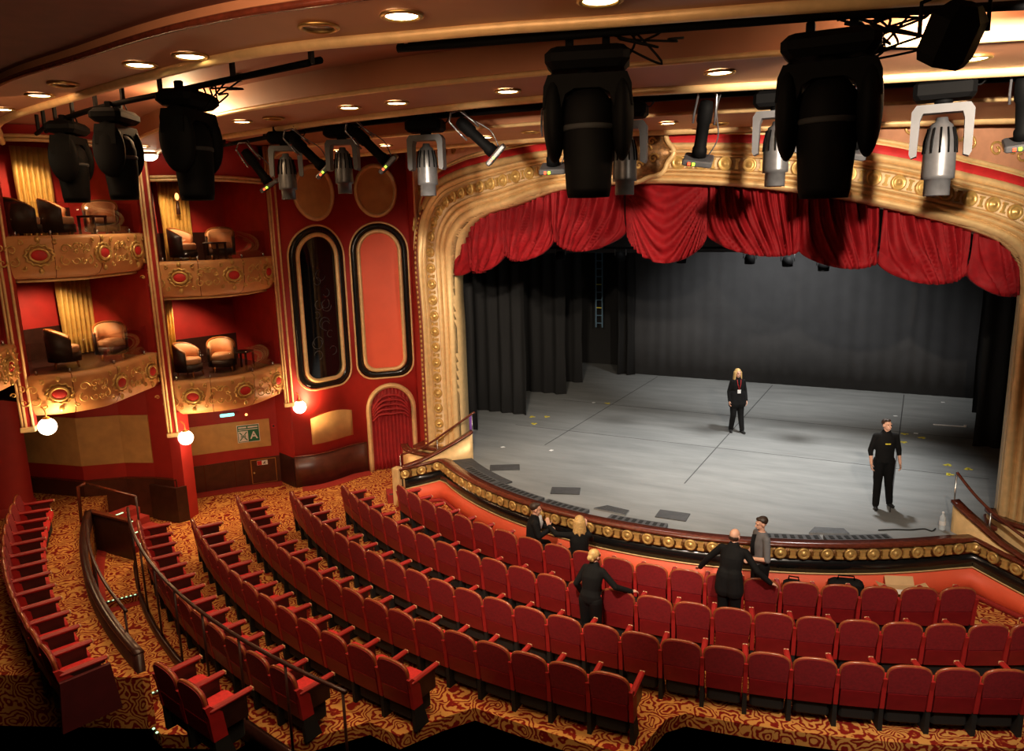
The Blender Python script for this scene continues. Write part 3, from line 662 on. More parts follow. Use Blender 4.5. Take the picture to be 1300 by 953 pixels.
mb = MB(); mb.lathe([(.52, RF), (.52, 3.0)], 28, (-17.70, 8.62, 0)); mb.lathe([(.56, RF), (.56, RF+.15), (.53, RF+.2)], 28, (-17.70, 8.62, 0)); struct(mb.build('wall_column', 'redwall'), 'round dark red column at the far left edge', 'column')
# ------------------------------------------------------------------ boxes
B1 = cr([(-14.9, 10.95), (-14.45, 11.3), (-14.05, 11.75), (-13.85, 12.35), (-13.92, 13.0), (-14.12, 13.7)], 5)
B2 = cr([(-14.88, 7.91), (-14.5, 8.26), (-14.3, 8.67), (-14.26, 9.22), (-14.6, 9.98), (-15.0, 10.85)], 5)
B3 = cr([(-14.3, 4.9), (-13.95, 5.4), (-13.85, 6.0), (-14.05, 6.75), (-14.5, 7.35), (-14.95, 7.85)], 5)
def rosette(F, s, z, par, sc=1.):
    N = normals2(F); L = [0]
    for a, b in zip(F[:-1], F[1:]): L.append(L[-1]+(b-a).length)
    k = 0; tgt = s*L[-1]
    while L[k+1] < tgt: k += 1
    p = F[k].lerp(F[k+1], (tgt-L[k])/(L[k+1]-L[k])); n = N[k]; e = Vector((-n.y, n.x))
    fr = Matrix(((e.x, -n.x, 0), (e.y, -n.y, 0), (0, 0, 1))).to_4x4()   # local x along, y into wall, z up
    q = Vector((p.x+n.x*.05, p.y+n.y*.05, z))
    r_ = bpy.data.objects.new('rosette', None); 
    def loc(mb, name, m, parent): 
        mb2 = mb; inv = Matrix.Translation(-par.location)
        mb2.v = [inv @ (Matrix.Translation(q) @ fr @ v) for v in mb2.v]; return mb2.build(name, m, parent)
    mb = MB()
    ring = lambda rx, rz, wv, nn, y: [(rx*(1+wv*math.cos(nn*a))*math.cos(a), y, rz*(1+wv*math.cos(nn*a))*math.sin(a)) for a in [2*PI*k/40 for k in range(40)]]
    mb.tube(ring(.155, .12, 0, 1, -.03), .028, 7, loop=True); mb.tube(ring(.225, .185, .10, 12, -.005), .026, 6, loop=True)
    for sx in (-1, 1):
        for (cx, cz, rad, ph) in ((.44, .10, .10, 0), (.42, -.12, .10, 2), (.62, .14, .07, 1), (.60, -.12, .08, 3), (.76, .04, .05, 0), (.28, .24, .05, 1), (.28, -.24, .05, 2)):
            mb.tube([(sx*(cx+rad*(1-k_/15)*math.cos(k_*.6+ph)), -.005, cz+rad*(1-k_/15)*math.sin(k_*.6+ph)) for k_ in range(13)], [.018-.0009*k_ for k_ in range(13)], 5)
    for cz in (.29, -.29): mb.ell((0, -.01, cz), (.05, .03, .06), 8, 5)
    rel = loc(mb, 'rosette_relief', 'gold_hi', par)
    g = MB(); g.smooth = True; g.ell((0, -.03, 0), (.14, .03, .10), 16, 8); loc(g, 'red_cabochon', 'redstrip', rel)
WH = {1: 'right hand column of boxes', 2: 'middle column of boxes', 3: 'far left column of boxes'}
def balcony(F, zt, bay, lvl, ros, glass=True):
    F = [Vector((p.x, p.y)) for p in F]
    m_ = F[len(F)//2]; b_ = root('box_balcony', 'tan curved box balcony with red cabochons, %s tier of the %s' % (lvl, WH[bay]), 'balcony', (m_.x, m_.y, zt-.8), group='box balconies on the left wall')
    N = normals2(F); prof = [(-.22, 0), (-.02, .005), (.045, -.02), (.06, -.08), (.045, -.16), (.05, -.45), (.02, -.62), (-.05, -.74), (-.16, -.80), (-.22, -.80)]
    mb = MB(); mb.loft([[(p.x+n.x*d, p.y+n.y*d, zt+z) for d, z in prof] for p, n in zip(F, N)]); sub(mb, 'parapet', 'cream', b_)
    mb = MB(); 
    for s in (.33, .66):
        i = int(s*(len(F)-1)); p, n = F[i], N[i]; e = Vector((-n.y, n.x))*.006
        mb.loft([[(p.x+n.x*(d+.004)+e.x*k, p.y+n.y*(d+.004)+e.y*k, zt+z) for d, z in prof] for k in (-1, 1)])
    sub(mb, 'seam', 'wood', b_)
    for s in ros: rosette(F, s, zt-.36, b_)
    if glass:
        mb = strip(MB(), F[1:-1], zt, zt+.62, -.12, -.108); sub(mb, 'glass_screen', 'glass', b_)
        mb = MB(); 
        for i in (2, len(F)//3, 2*len(F)//3, len(F)-3): p, n = F[i], N[i]; mb.tube([(p.x-n.x*.10, p.y-n.y*.10, zt), (p.x-n.x*.10, p.y-n.y*.10, zt+.09)], .02, 6)
        sub(mb, 'glass_clamp', 'steel', b_)
    return b_
def boxroom(F, z0, z1, bay, lvl, depth=2.3):
    A = Vector((F[0].x, F[0].y)); B = Vector((F[-1].x, F[-1].y)); e = (B-A).normalized(); n = Vector((-e.y, e.x))   # into the wall
    Ab, Bb = A+n*depth, B+n*depth; N = normals2(F)
    Fi = [(p.x-q.x*.15, p.y-q.y*.15) for p, q in zip(F, N)]
    poly = [tuple(Ab)]+Fi+[tuple(Bb)]
    mb = MB(); mb.prism(poly, z0-.55, z0-.08, 'xy'); struct(mb.build('floor', 'wood_dark'), 'floor slab of the %s box in the %s' % (lvl, WH[bay]), 'floor')
    vwall([tuple(Ab-e*.0), tuple(Bb)], z0-.1, z1, 'redbox', 'red back wall of the %s box in the %s' % (lvl, WH[bay]), 'wall')
    vwall([tuple(Ab), tuple(Bb)], z0-.1, z0+.62, 'wood_dark', 'dark dado in the %s box of the %s' % (lvl, WH[bay]), 'trim', 'trim_12', 0, .03)
    q0 = Ab.lerp(Bb, .33); q1 = Ab.lerp(Bb, .36)
    vwall([tuple(q0), tuple(q1)], z0-.1, z1, 'wood_dark', 'dark upright in the %s box of the %s' % (lvl, WH[bay]), 'trim', 'trim_13', 0, .06)
    for P, Q in ((A, Ab), (Bb, B)): vwall([tuple(Q), tuple(P)] if P is A else [tuple(Q), tuple(P)][::1], z0-.1, z1, 'redbox', 'red side wall of the %s box in the %s' % (lvl, WH[bay]), 'wall', 'wall_left', -.04, .04)
    return A, B, e, n
for F, zl, zu, bay, top in ((B1, 2.3, 5.0, 1, 6.75), (B2, 3.0, 5.63, 2, 7.35), (B3, 3.65, 6.3, 3, 8.0)):
    balcony(F, zl, bay, 'lower', (.17, .52, .88) if bay != 3 else (.55, .85)); balcony(F, zu, bay, 'upper', (.17, .52, .88) if bay != 3 else (.55, .85))
    boxroom(F, zl, zu-.55, bay, 'lower'); boxroom(F, zu, top+.6, bay, 'upper')
    N = normals2(F)
    mb = MB(); strip(mb, [(p.x, p.y) for p in F], top, 8.2, -.35, -.12); struct(mb.build('wall_left', 'redwall'), 'red wall above the upper box opening in the %s' % WH[bay], 'wall')
    mb = MB(); 
    for dz in (0, .07): mb.tube([(p.x+n.x*-.1, p.y+n.y*-.1, top+dz) for p, n in zip(F, N)], .035, 7)
    struct(mb.build('trim_14', 'gold'), 'gilt arched rail above the upper box opening in the %s' % WH[bay], 'trim')
    mb = MB(); mb.tube([(p.x+n.x*-.25, p.y+n.y*-.25, zu-.84) for p, n in zip(F, N)], .03, 7); struct(mb.build('trim_15', 'gold'), 'gilt rail under the upper balcony in the %s' % WH[bay], 'trim')
# pilasters with gilt fluting
for i, ((x, y), z0, z1, lb) in enumerate((((-14.02, 13.75), 1.25, 7.6, 'gilt fluted pilaster strip between the boxes and the arched panels'), ((-14.86, 10.93), 1.1, 7.6, 'gilt fluted pilaster strip between the middle and right hand boxes'), ((-14.93, 7.88), 2.0, 8.1, 'gilt fluted pilaster strip left of the middle boxes'))):
    mb = MB(); mb.T = T(x, y, 0, rz=math.radians(48))
    pass
    for dx in (-.09, -.03, .09): mb.tube([(dx, -.08, z0), (dx, -.08, z1)], .026, 8)
    mb.box(-.13, .13, -.13, .08, z0-.06, z0+.04, .01)
    struct(mb.build('trim_16', 'gold'), lb, 'pilaster')
    mb = MB(); mb.T = T(x, y, 0, rz=math.radians(48)); mb.box(-.12, .12, -.08, .12, z0, z1); struct(mb.build('wall_left', 'redwall'), 'red backing of the '+lb, 'pilaster')
# globe lamps
for (x, y, z, lb) in ((-14.62, 8.05, 2.02, 'lit white globe wall lamp at the far left'), (-14.6, 11.05, 1.0, 'lit white globe wall lamp left of the evacuation sign'), (-13.82, 13.9, 1.15, 'lit white globe wall lamp beside the black arched window')):
    t_ = root('globe_lamp', lb, 'wall lamp', (x, y, z), group='globe wall lamps under the boxes')
    MB().ell((0, 0, 0), (.165, .165, .165), 20, 12).build('globe', 'globe', t_)
    mb = MB(); mb.lathe([(.07, .14), (.06, .18), (.02, .2), (0, .2)], 12); mb.build('collar', 'brass', t_)
    mb = MB(); mb.tube(cr([(0, 0, .19), (-.02, 0, .32), (-.1, -.02, .38), (-.2, -.04, .36), (-.28, -.08, .22)], 5), .014, 6); mb.build('bracket', 'brass', t_)
    l = bpy.data.lights.new('globe_light', 'POINT'); l.energy = 75; l.color = (1, .62, .30); l.shadow_soft_size = .17; lo_ = bpy.data.objects.new('globe_light', l); COL.objects.link(lo_); lo_.location = (x+.22, y+.02, z+.05)
# ------------------------------------------------------------------ box furniture
def tub(mbs=None):
    r_ = root('tub_chair', 'x', 'armchair'); n = 22
    def shell(R0, R1, z0, ztop, nm, m, ex=0):
        mb = MB(); rows = []
        for i in range(n+1):
            a = PI*1.22*(i/n-.5); zt_ = z0+(ztop-z0)*(1-.34*abs(2*i/n-1)**2.2)
            dx, dy = math.sin(a), -math.cos(a)
            rows.append([(R1*dx, R1*dy, z0), (R1*1.04*dx, R1*1.04*dy, zt_), (R0*dx, R0*dy, zt_), (R0*dx, R0*dy, z0)])
        mb.loft(rows); return mb.build(nm, m, r_)
    shell(.29, .335, .14, .80, 'shell', 'chairback'); shell(.235, .292, .30, .785, 'back_cushion', 'tan_chair')
    mb = MB(); mb.tube([(.315*math.sin(PI*1.22*(i/n-.5)), -.315*math.cos(PI*1.22*(i/n-.5)), .14+.66*(1-.34*abs(2*i/n-1)**2.2)+.005) for i in range(n+1)], .024, 7); mb.build('top_rail', 'chairwood', r_)
    mb = MB(); mb.lathe([(0, .3), (.25, .3), (.27, .34), (.27, .42), (.24, .45), (0, .455)], 20); mb.build('seat_cushion', 'tan_chair', r_)
    mb = MB(); mb.lathe([(0, .13), (.29, .13), (.29, .3), (0, .3)], 20); mb.build('seat_base', 'chairback', r_)
    for sx in (-1, 1):
        for sy in (-1, 1): mb = MB(); mb.tube([(sx*.19, sy*.19, .14), (sx*.21, sy*.21, 0)], [.022, .015], 6); mb.build('leg', 'chairwood', r_)
    return r_
chairs = [(-15.15, 12.75, 2.2, -2.2, 'tan tub chair in the lower right box, second from the left'), (-15.35, 11.95, 2.2, 1.9+PI, 'dark backed tub chair in the lower right box, at its left side'),
 (-15.2, 13.1, 4.9, -2.4, 'lit tan tub chair in the upper right box'), (-15.4, 12.2, 4.9, -1.1, 'dark backed tub chair in the upper right box near the gold curtain'),
 (-15.65, 9.2, 2.9, -.5, 'tub chair facing the stage in the lower middle box'), (-15.6, 10.2, 2.9, -2.1, 'tub chair facing the house in the lower middle box beside the gold curtain'),
 (-15.6, 10.35, 5.53, -2.2, 'brightly lit tub chair in the upper middle box'), (-15.55, 9.4, 5.53, -.7, 'tub chair in the upper middle box left of the small table'), (-15.45, 8.65, 5.53, -.2, 'shadowed tub chair at the left end of the upper middle box')]
proto = tub()
for i, (x, y, z, a, lb) in enumerate(chairs):
    o = proto if i == 0 else copy_tree(proto)
    o.location = (x, y, z+.02); o.rotation_euler.z = a; o['label'] = lb; o['group'] = 'tub chairs in the boxes'
def stool_table(x, y, z, lb):
    t_ = root('side_table', lb, 'table', (x, y, z+.02), .3); MB().box(-.2, .2, -.2, .2, .42, .46, .01).build('table_top', 'wood_dark', t_)
    for sx in (-1, 1):
        for sy in (-1, 1): MB().box(sx*.17-.02, sx*.17+.02, sy*.17-.02, sy*.17+.02, 0, .42).build('leg', 'wood_dark', t_)
stool_table(-15.0, 9.75, 5.53, 'small dark side table in the upper middle box'); stool_table(-14.85, 13.15, 2.2, 'small dark side table in the lower right box'); stool_table(-15.0, 12.75, 4.9, 'small dark side table in the upper right box')
for (x, y, z, w_, h, a, lb) in ((-16.95, 10.0, 2.95, .85, 1.9, 1.55, 'bright gold curtain in the lower middle box'), (-16.95, 9.45, 5.6, .75, 1.9, 1.55, 'gold curtain in the upper middle box behind the chairs'), (-16.55, 12.55, 4.95, .8, 1.9, 1.5, 'brownish gold curtain in the upper right box'), (-15.75, 11.7, 2.3, .32, 1.85, 1.9, 'narrow gold curtain at the left of the lower right box')):
    o = drape('box_curtain', 0, w_, 0, z, z+h, lb, amp=.045, wl=.11, mt='goldcurtain', cat='curtain', n=64); o.location = (x, y, z); o.rotation_euler.z = a
for (x, y, z, lb) in ((-17.05, 8.5, 4.35, 'small wall sconce with tassel in the lower middle box'), (-16.35, 12.9, 6.5, 'small glowing wall sconce in the upper right box')):
    t_ = root('wall_sconce', lb, 'wall lamp', (x, y, z)); MB().ell((0, 0, 0), (.05, .05, .09)).build('shade', 'mole', t_); MB().lathe([(.0, -.45), (.05, -.42), (.03, -.12), (0, -.1)], 8).build('tassel', 'wood_dark', t_); MB().box(-.06, .0, -.03, .03, -.08, .06).build('bracket', 'brass', t_)

t_ = root('dome_lamp', 'glowing dome lamp under the ceiling beam at the top of the middle pilaster', 'ceiling light', (-14.35, 10.75, 7.22))
MB().ell((0, 0, 0), (.18, .18, .12), 18, 8).build('shade', 'globe', t_); MB().lathe([(.19, .02), (.2, .0), (.2, .06), (.19, .06)], 18, ring=True).build('rim', 'brass', t_)
# ------------------------------------------------------------------ ceiling
def ztl(X): return 7.3-.025*max(0, min(16, X+13))
b1u = [(-13.5, 7.0), (-11.2, 5.75), (-8.69, 4.83), (-6.69, 4.42), (-5.39, 4.17), (-4.43, 4.08), (-3.66, 4.12), (-2.4, 4.25), (-1.0, 4.4), (2.5, 4.9)]
b1l = [(-14.6, 8.0), (-11.81, 6.49), (-8.53, 5.59), (-6.61, 5.15), (-5.28, 4.92), (-4.37, 4.92), (-3.71, 5.03), (-2.86, 5.17), (-2.14, 5.36), (-1.0, 5.6), (1.0, 6.1), (3.0, 6.7)]
b2u = [(-15.4, 10.9), (-13.1, 9.53), (-11.0, 8.5), (-8.84, 7.75), (-7.06, 7.35), (-5.31, 7.12), (-3.37, 7.12), (-2.15, 7.22), (-1.3, 7.3), (-.54, 7.42), (.59, 7.61), (3, 8.2)]
b2l = [(-15.6, 11.6), (-13.4, 10.45), (-11.41, 9.72), (-8.12, 8.92), (-6.1, 8.55), (-4.55, 8.38), (-3.37, 8.42), (-2.09, 8.62), (-.64, 8.9), (.73, 9.12), (3.2, 9.8)]
b3u = [(-14.2, 14.0), (-12.3, 12.6), (-9.85, 11.48), (-7.5, 11.1), (-6.03, 10.9), (-3.56, 10.8), (-.78, 11.2), (3.0, 12.0)]
b3l = [(-13.6, 14.8), (-12.95, 14.21), (-10.6, 13.6), (-8.75, 13.1), (-6.26, 12.8), (-4.26, 12.65), (-.92, 13.25), (1.09, 13.8), (3, 14.4)]
RC = .32   # recess height
def plate(name, Pn, Pf, dz, m, lb, th=.06):
    A = resamp(cr([(p[0], p[1], 0) for p in Pn], 5), 46); B = resamp(cr([(p[0], p[1], 0) for p in Pf], 5), 46)
    mb = MB(); mb.loft([[(a.x, a.y, ztl(a.x)+dz+(th if i < 2 else 0)) if i < 2 else None for i in ()] or [(a.x, a.y, ztl(a.x)+dz+th), (a.x, a.y, ztl(a.x)+dz), (b.x, b.y, ztl(b.x)+dz), (b.x, b.y, ztl(b.x)+dz+th)] for a, b in zip(A, B)], smooth=False)
    return struct(mb.build(name, m), lb, 'ceiling')
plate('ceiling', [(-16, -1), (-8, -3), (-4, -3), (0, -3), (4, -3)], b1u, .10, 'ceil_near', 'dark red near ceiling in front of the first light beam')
plate('ceiling', [(p[0], p[1]-.1) for p in b1l], [(p[0], p[1]+.1) for p in b2u], RC, 'salmon', 'salmon recessed ceiling between the first and second light beams')
plate('ceiling', [(p[0], p[1]-.1) for p in b2l], [(p[0], p[1]+.1) for p in b3u], RC, 'salmon', 'salmon recessed ceiling between the second and third light beams')
plate('ceiling', [(p[0], p[1]-.1) for p in b3l], [(-13.5, 17.5), (-8, 16.5), (-4, 16), (0, 16.5), (4, 17.5)], RC, 'ceil_near', 'shadowed ceiling strip between the last light beam and the arch')  # dark red material puts the shade of this strip into its colour
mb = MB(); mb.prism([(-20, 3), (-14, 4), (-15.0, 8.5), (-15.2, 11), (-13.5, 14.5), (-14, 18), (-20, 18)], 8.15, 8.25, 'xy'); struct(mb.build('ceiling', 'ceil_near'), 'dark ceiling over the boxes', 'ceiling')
for k, (u_, l_, dl) in enumerate(((b1u, b1l, [(-10.53, 5.83, 1), (-8.97, 5.4, 1), (-8.03, 5.1, 0), (-6.41, 4.82, 1), (-5.7, 4.79, 1), (-4.03, 4.56, 0), (-3.3, 4.59, 1), (-1.95, 4.9, 1)]),
        (b2u, b2l, [(-13.59, 10.05, 1), (-8.9, 8.28, 1), (-8.24, 8.25, 0), (-6.59, 7.93, 1), (-5.82, 7.9, 1), (-4.21, 7.8, 1), (-1.87, 7.83, 1), (.28, 8.27, 1)]),
        (b3u, b3l, [(-11.07, 12.9, 1), (-9.46, 12.4, 1), (-6.95, 12.02, 1), (-5.91, 11.7, 0), (-3.53, 11.62, 1), (-2.88, 12.1, 0)]))):
    nm = ('nearest', 'middle', 'farthest')[k]
    A = resamp(cr([(p[0], p[1], 0) for p in u_], 5), 60); B = resamp(cr([(p[0], p[1], 0) for p in l_], 5), 60)
    mb = MB(); rows = []
    for a, b in zip(A, B):
        za, zb = ztl(a.x), ztl(b.x); rows.append([(a.x, a.y, za+RC+.05), (a.x, a.y, za), (b.x, b.y, zb), (b.x, b.y, zb+RC+.05)])
    mb.loft(rows, smooth=False); struct(mb.build('ceiling_beam', 'soffit'), 'tan curved ceiling beam with downlights, the %s of three' % nm, 'ceiling beam')
    mb = MB(); mb.tube([(b.x, b.y, ztl(b.x)-.02) for b in B], .055, 8); mb.tube([(b.x, b.y+.02, ztl(b.x)+.09) for b in B], .03, 6); struct(mb.build('trim_17', 'gold'), 'gilt moulding on the far edge of the %s ceiling beam' % nm, 'trim')
    mb = MB(); mb.tube([(a.x, a.y, ztl(a.x)+.01) for a in A], .03, 6); struct(mb.build('trim_18', 'wood' if k == 0 else 'gold'), 'thin moulding on the near edge of the %s ceiling beam' % nm, 'trim')
    on = 0
    for q, (x, y, lit) in enumerate(dl):
        z = ztl(x); sz = 1.0 if k == 0 else 1.0
        t_ = root('downlight', ('lit' if lit else 'unlit')+' recessed downlight, number word %d' % q, 'ceiling light', (x, y, z-.004))
        t_['label'] = '%s round downlight in the %s ceiling beam, %s from the left' % ('glowing' if lit else 'unlit', nm, ('first', 'second', 'third', 'fourth', 'fifth', 'sixth', 'seventh', 'eighth')[q]); t_['group'] = 'downlights in the ceiling beams'
        MB().lathe([(.115, 0), (.15, -.004), (.155, -.018), (.13, -.028), (.115, -.02)], 20, ring=True).build('trim_ring', 'brass', t_)
        MB().lathe([(0, -.002), (.112, -.002), (.112, -.012), (0, -.014)], 20).build('lens', 'lens_on' if lit else 'lens_off', t_)
        if lit:
            l = bpy.data.lights.new('downlight_beam', 'SPOT'); l.energy = {0: 150, 1: 190, 2: 200}[k]; l.color = (1, .72, .42); l.spot_size = 1.75; l.spot_blend = .8; l.shadow_soft_size = .1
            ob = bpy.data.objects.new('downlight_beam', l); COL.objects.link(ob); ob.location = (x, y, z-.05)
# tracks
def track(P, lb):
    t_ = root('lighting_track', lb, 'lighting bar', tuple(P[0])); P = cr(P, 6)
    mb = MB()
    for dy, dz in ((0, 0), (.16, .05)): mb.tube([p+Vector((0, dy, dz)) for p in P], .032, 8)
    sub(mb, 'bar', 'black', t_)
    for p in P[::3]: mb = MB(); mb.box(p.x-.02, p.x+.02, p.y+.02, p.y+.06, p.z, p.z+.3); sub(mb, 'hanger', 'blackmat', t_)
track([(-12.6, 7.45, 7.22), (-11.06, 6.80, 7.20), (-9.3, 6.25, 7.16), (-7.62, 5.91, 7.12), (-4.9, 5.38, 7.05)], 'black lighting bar at the left carrying three black moving lights')
track([(-3.85, 5.28, 7.02), (-2.49, 5.5, 6.98), (-1.41, 5.75, 6.96), (-.2, 6.05, 6.94), (1.6, 6.7, 6.9)], 'black lighting bar above the centre carrying two big moving lights')
track([(-12.3, 10.9, 7.28), (-8.6, 9.75, 7.2), (-5.6, 9.35, 7.12), (-3.0, 9.35, 7.06), (-1.2, 9.6, 7.02), (2.4, 10.3, 6.95)], 'thin far lighting bar carrying the grey spotlights')
# ------------------------------------------------------------------ moving lights
def moving(s, m1, m2, finned):
    r_ = root('moving_light', 'x', 'stage light')
    MB().box(-.32, .32, -.20, .20, -.22, -.06, .05).build('base', m1, r_) if not finned else MB().box(-.27, .27, -.18, .18, -.24, -.06, .04).build('base', m1, r_)
    for sx in (-.14, .14): mb = MB(); mb.box(sx-.03, sx+.03, -.04, .04, -.07, .03, .008); mb.build('clamp', m1, r_)
    mb = MB(); mb.lathe([(0, -.28), (.08, -.28), (.08, -.22), (0, -.22)], 14); mb.build('pan_bearing', m1, r_)
    mb = MB(); yk = []
    P = [(-.24, -.86), (-.30, -.80), (-.335, -.55), (-.30, -.36), (-.24, -.28), (.24, -.28), (.30, -.36), (.335, -.55), (.30, -.80), (.24, -.86), (.20, -.78), (.225, -.55), (.19, -.40), (.13, -.36), (-.13, -.36), (-.19, -.40), (-.225, -.55), (-.20, -.78)] if not finned else \
        [(-.25, -.78), (-.27, -.74), (-.27, -.34), (-.23, -.28), (.23, -.28), (.27, -.34), (.27, -.74), (.25, -.78), (.20, -.76), (.19, -.42), (.17, -.36), (-.17, -.36), (-.19, -.42), (-.20, -.76)]
    if finned: mb.prism(P, -.09, .09)
    else:
        for sx in (-1, 1): mb.ell((sx*.265, 0, -.56), (.088, .20, .34), 18, 14)
        mb.prism([(-.345, -.50), (-.335, -.34), (-.30, -.255), (.30, -.255), (.335, -.34), (.345, -.50), (.2, -.50), (.17, -.40), (.10, -.36), (-.10, -.36), (-.17, -.40), (-.2, -.50)], -.13, .13)
    mb.build('yoke', 'yoke' if finned else m2, r_)
    if finned:
        mb = MB(); mb.lathe([(0, -.40), (.05, -.40), (.06, -.44), (.10, -.47), (.13, -.60), (.145, -.72), (.15, -.95), (.148, -.985), (.118, -.99), (.118, -1.14), (.113, -1.15), (.105, -1.13), (0, -1.1)], 18); hd = mb.build('head', 'grey' if m2 != 'alu' else 'alu', r_)
        mb = MB()
        for k in range(12): a = 2*PI*k/12; mb.tube([(.115*math.cos(a), .115*math.sin(a), -.50), (.142*math.cos(a), .142*math.sin(a), -.62), (.150*math.cos(a), .150*math.sin(a), -.74)], .009, 5)
        mb.build('cooling_fins', 'black', hd); MB().lathe([(0, -1.142), (.10, -1.142), (.10, -1.15), (0, -1.15)], 16).build('lens', 'mirror', hd)
    else:
        mb = MB(); mb.lathe([(0, -.36), (.12, -.37), (.18, -.44), (.205, -.56), (.20, -.80), (.185, -.98), (.178, -1.1), (.165, -1.17), (.14, -1.15), (0, -1.13)], 20); hd = mb.build('head', m1, r_)
        mb = MB(); mb.lathe([(.20, -.62), (.212, -.63), (.212, -.66), (.20, -.67)], 20, ring=True); mb.build('head_rib', 'blackmat', hd); MB().lathe([(0, -1.145), (.135, -1.145), (.135, -1.155), (0, -1.155)], 16).build('lens', 'mirror', hd)
    mb = MB(); mb.tube(cr([(.2, 0, -.08), (.3, .02, -.12), (.36, .0, -.02), (.3, 0, .06)], 5), .010, 5); mb.build('safety_cable', 'black', r_)
    return r_
def place(src, first, loc, a, s, lb, grp):
    o = src if first else copy_tree(src); o.location = loc; o.rotation_euler.z = a; o.scale = (s, s, s); o['label'] = lb; o['group'] = grp
bk = moving(1, 'black', 'black', False); G_ = 'black moving lights'
for i, (x, y, z, a, s, lb) in enumerate(((-2.38, 5.72, 6.97, .35, 1.0, 'large black moving light hanging left of centre, nearest the brightest lamp'), (-.68, 6.15, 6.94, .05, 1.03, 'large black moving light hanging right of centre before the arch'),
        (-6.95, 5.75, 7.12, 1.9, 1.0, 'black moving light against the bright ceiling at the left'), (-8.75, 6.15, 7.14, 2.1, .95, 'black moving light before the middle boxes, second from left'), (-10.35, 6.55, 7.17, 2.2, .95, 'leftmost black moving light hanging before the far left boxes'))):
    place(bk, i == 0, (x, y, z), a, s, lb, G_)
gr = moving(1, 'black', 'grey', True); G_ = 'grey spot moving lights on the far bar'
for i, (x, y, z, a, s, lb) in enumerate(((-6.2, 9.05, 7.12, .3, .95, 'grey finned moving light before the right oval panel'), (-3.25, 8.95, 7.05, .2, .98, 'grey finned moving light hanging before the left half of the arch'), (-1.5, 8.95, 7.0, .1, .92, 'bright chrome moving light between the centre and right black moving lights'), (.08, 9.25, 6.99, 0, 1.05, 'largest grey finned moving light before the right side of the arch'),
        (-9.0, 9.2, 7.18, .7, .95, 'grey moving light before the upper right box, left of the far bar'), (-7.75, 9.1, 7.16, .4, .9, 'grey moving light before the left oval panel'))):
    place(gr, i == 0, (x, y, z), a, s, lb, G_)
# profile spots with colour scroller
def profile():
    r_ = root('profile_spot', 'x', 'stage light')
    mb = MB(); mb.lathe([(0, .22), (.07, .2), (.085, .12), (.085, -.02), (.07, -.05), (.07, -.3), (.085, -.33), (.085, -.42), (0, -.42)], 14); b = mb.build('barrel', 'black', r_)
    mb = MB(); mb.box(-.17, .17, -.17, .17, -.50, -.43, .015); b2 = mb.build('colour_scroller', 'grey', r_)
    MB().box(-.13, .13, -.13, .13, -.507, -.5).build('scroller_window', 'mirror', b2)
    MB().box(-.1, -.07, -.19, -.165, -.48, -.45).build('red_led', 'ledr', b2); MB().box(-.05, -.02, -.19, -.165, -.48, -.45).build('green_led', 'ledg', b2)
    mb = MB(); mb.tube([(-.12, 0, -.05), (-.12, 0, .05), (-.10, 0, .28), (0, 0, .34), (.10, 0, .28), (.12, 0, .05), (.12, 0, -.05)], .014, 6); mb.build('yoke', 'alu', r_)
    mb = MB(); mb.tube(cr([(.1, .05, -.42), (.18, .06, -.2), (.12, .05, .1), (.14, .02, .3)], 5), .008, 5); mb.build('power_cable', 'grey', r_)
    return r_
pf = profile(); G_ = 'profile spotlights on the far bar'
for i, (x, y, z, ax, ay, a, lb) in enumerate(((-9.9, 9.35, 6.75, .2, .55, .5, 'leftmost profile spotlight before the upper right box'), (-8.5, 9.05, 6.85, .2, .75, .5, 'profile spotlight tilted right before the left oval panel'), (-7.2, 8.95, 6.85, .2, .75, .4, 'profile spotlight tilted right between the two oval panels'), (-5.45, 9.0, 6.85, .2, .8, .3, 'profile spotlight tilted right over the left shoulder of the arch'),
        (-4.25, 9.0, 6.74, .35, 0, .3, 'profile spotlight pointing down left of the large central moving light'), (-2.3, 8.95, 6.72, .35, -.15, .2, 'profile spotlight pointing down right of the arch cartouche'), (-.68, 9.2, 6.72, .35, -.2, .1, 'profile spotlight partly behind the right black moving light'), (.78, 9.4, 6.72, .35, .1, 0, 'rightmost profile spotlight at the edge of the picture'))):
    place(pf, i == 0, (x, y, z), a, 1.0, lb, G_); 
    ob = pf if i == 0 else [o for o in COL.objects if o.get('label') == lb][0]
    ob.rotation_euler = (ax, -ay, a)
t_ = root('par_lamp', 'black hexagonal lamp housing hanging at the upper right', 'stage light', (.07, 5.75, 6.70), .2)
mb = MB(); H6 = [(.17*math.cos(PI/3*k), .17*math.sin(PI/3*k)) for k in range(6)]
mb.T = T(rx=.45, ry=.25); mb.loft([[(x*.55, y*.55, .18) for x, y in H6], [(x, y, .10) for x, y in H6], [(x, y, -.12) for x, y in H6], [(x*.85, y*.85, -.18) for x, y in H6]], smooth=False); mb.build('housing', 'black', t_)
mb = MB(); mb.tube([(-.19, 0, 0), (-.19, 0, .2), (0, 0, .27), (.19, 0, .2), (.19, 0, 0)], .014, 6); mb.build('yoke', 'black', t_)
mb = MB(); mb.tube([(0, 0, .25), (0, 0, .45)], .02, 6); mb.build('stem', 'black', t_)
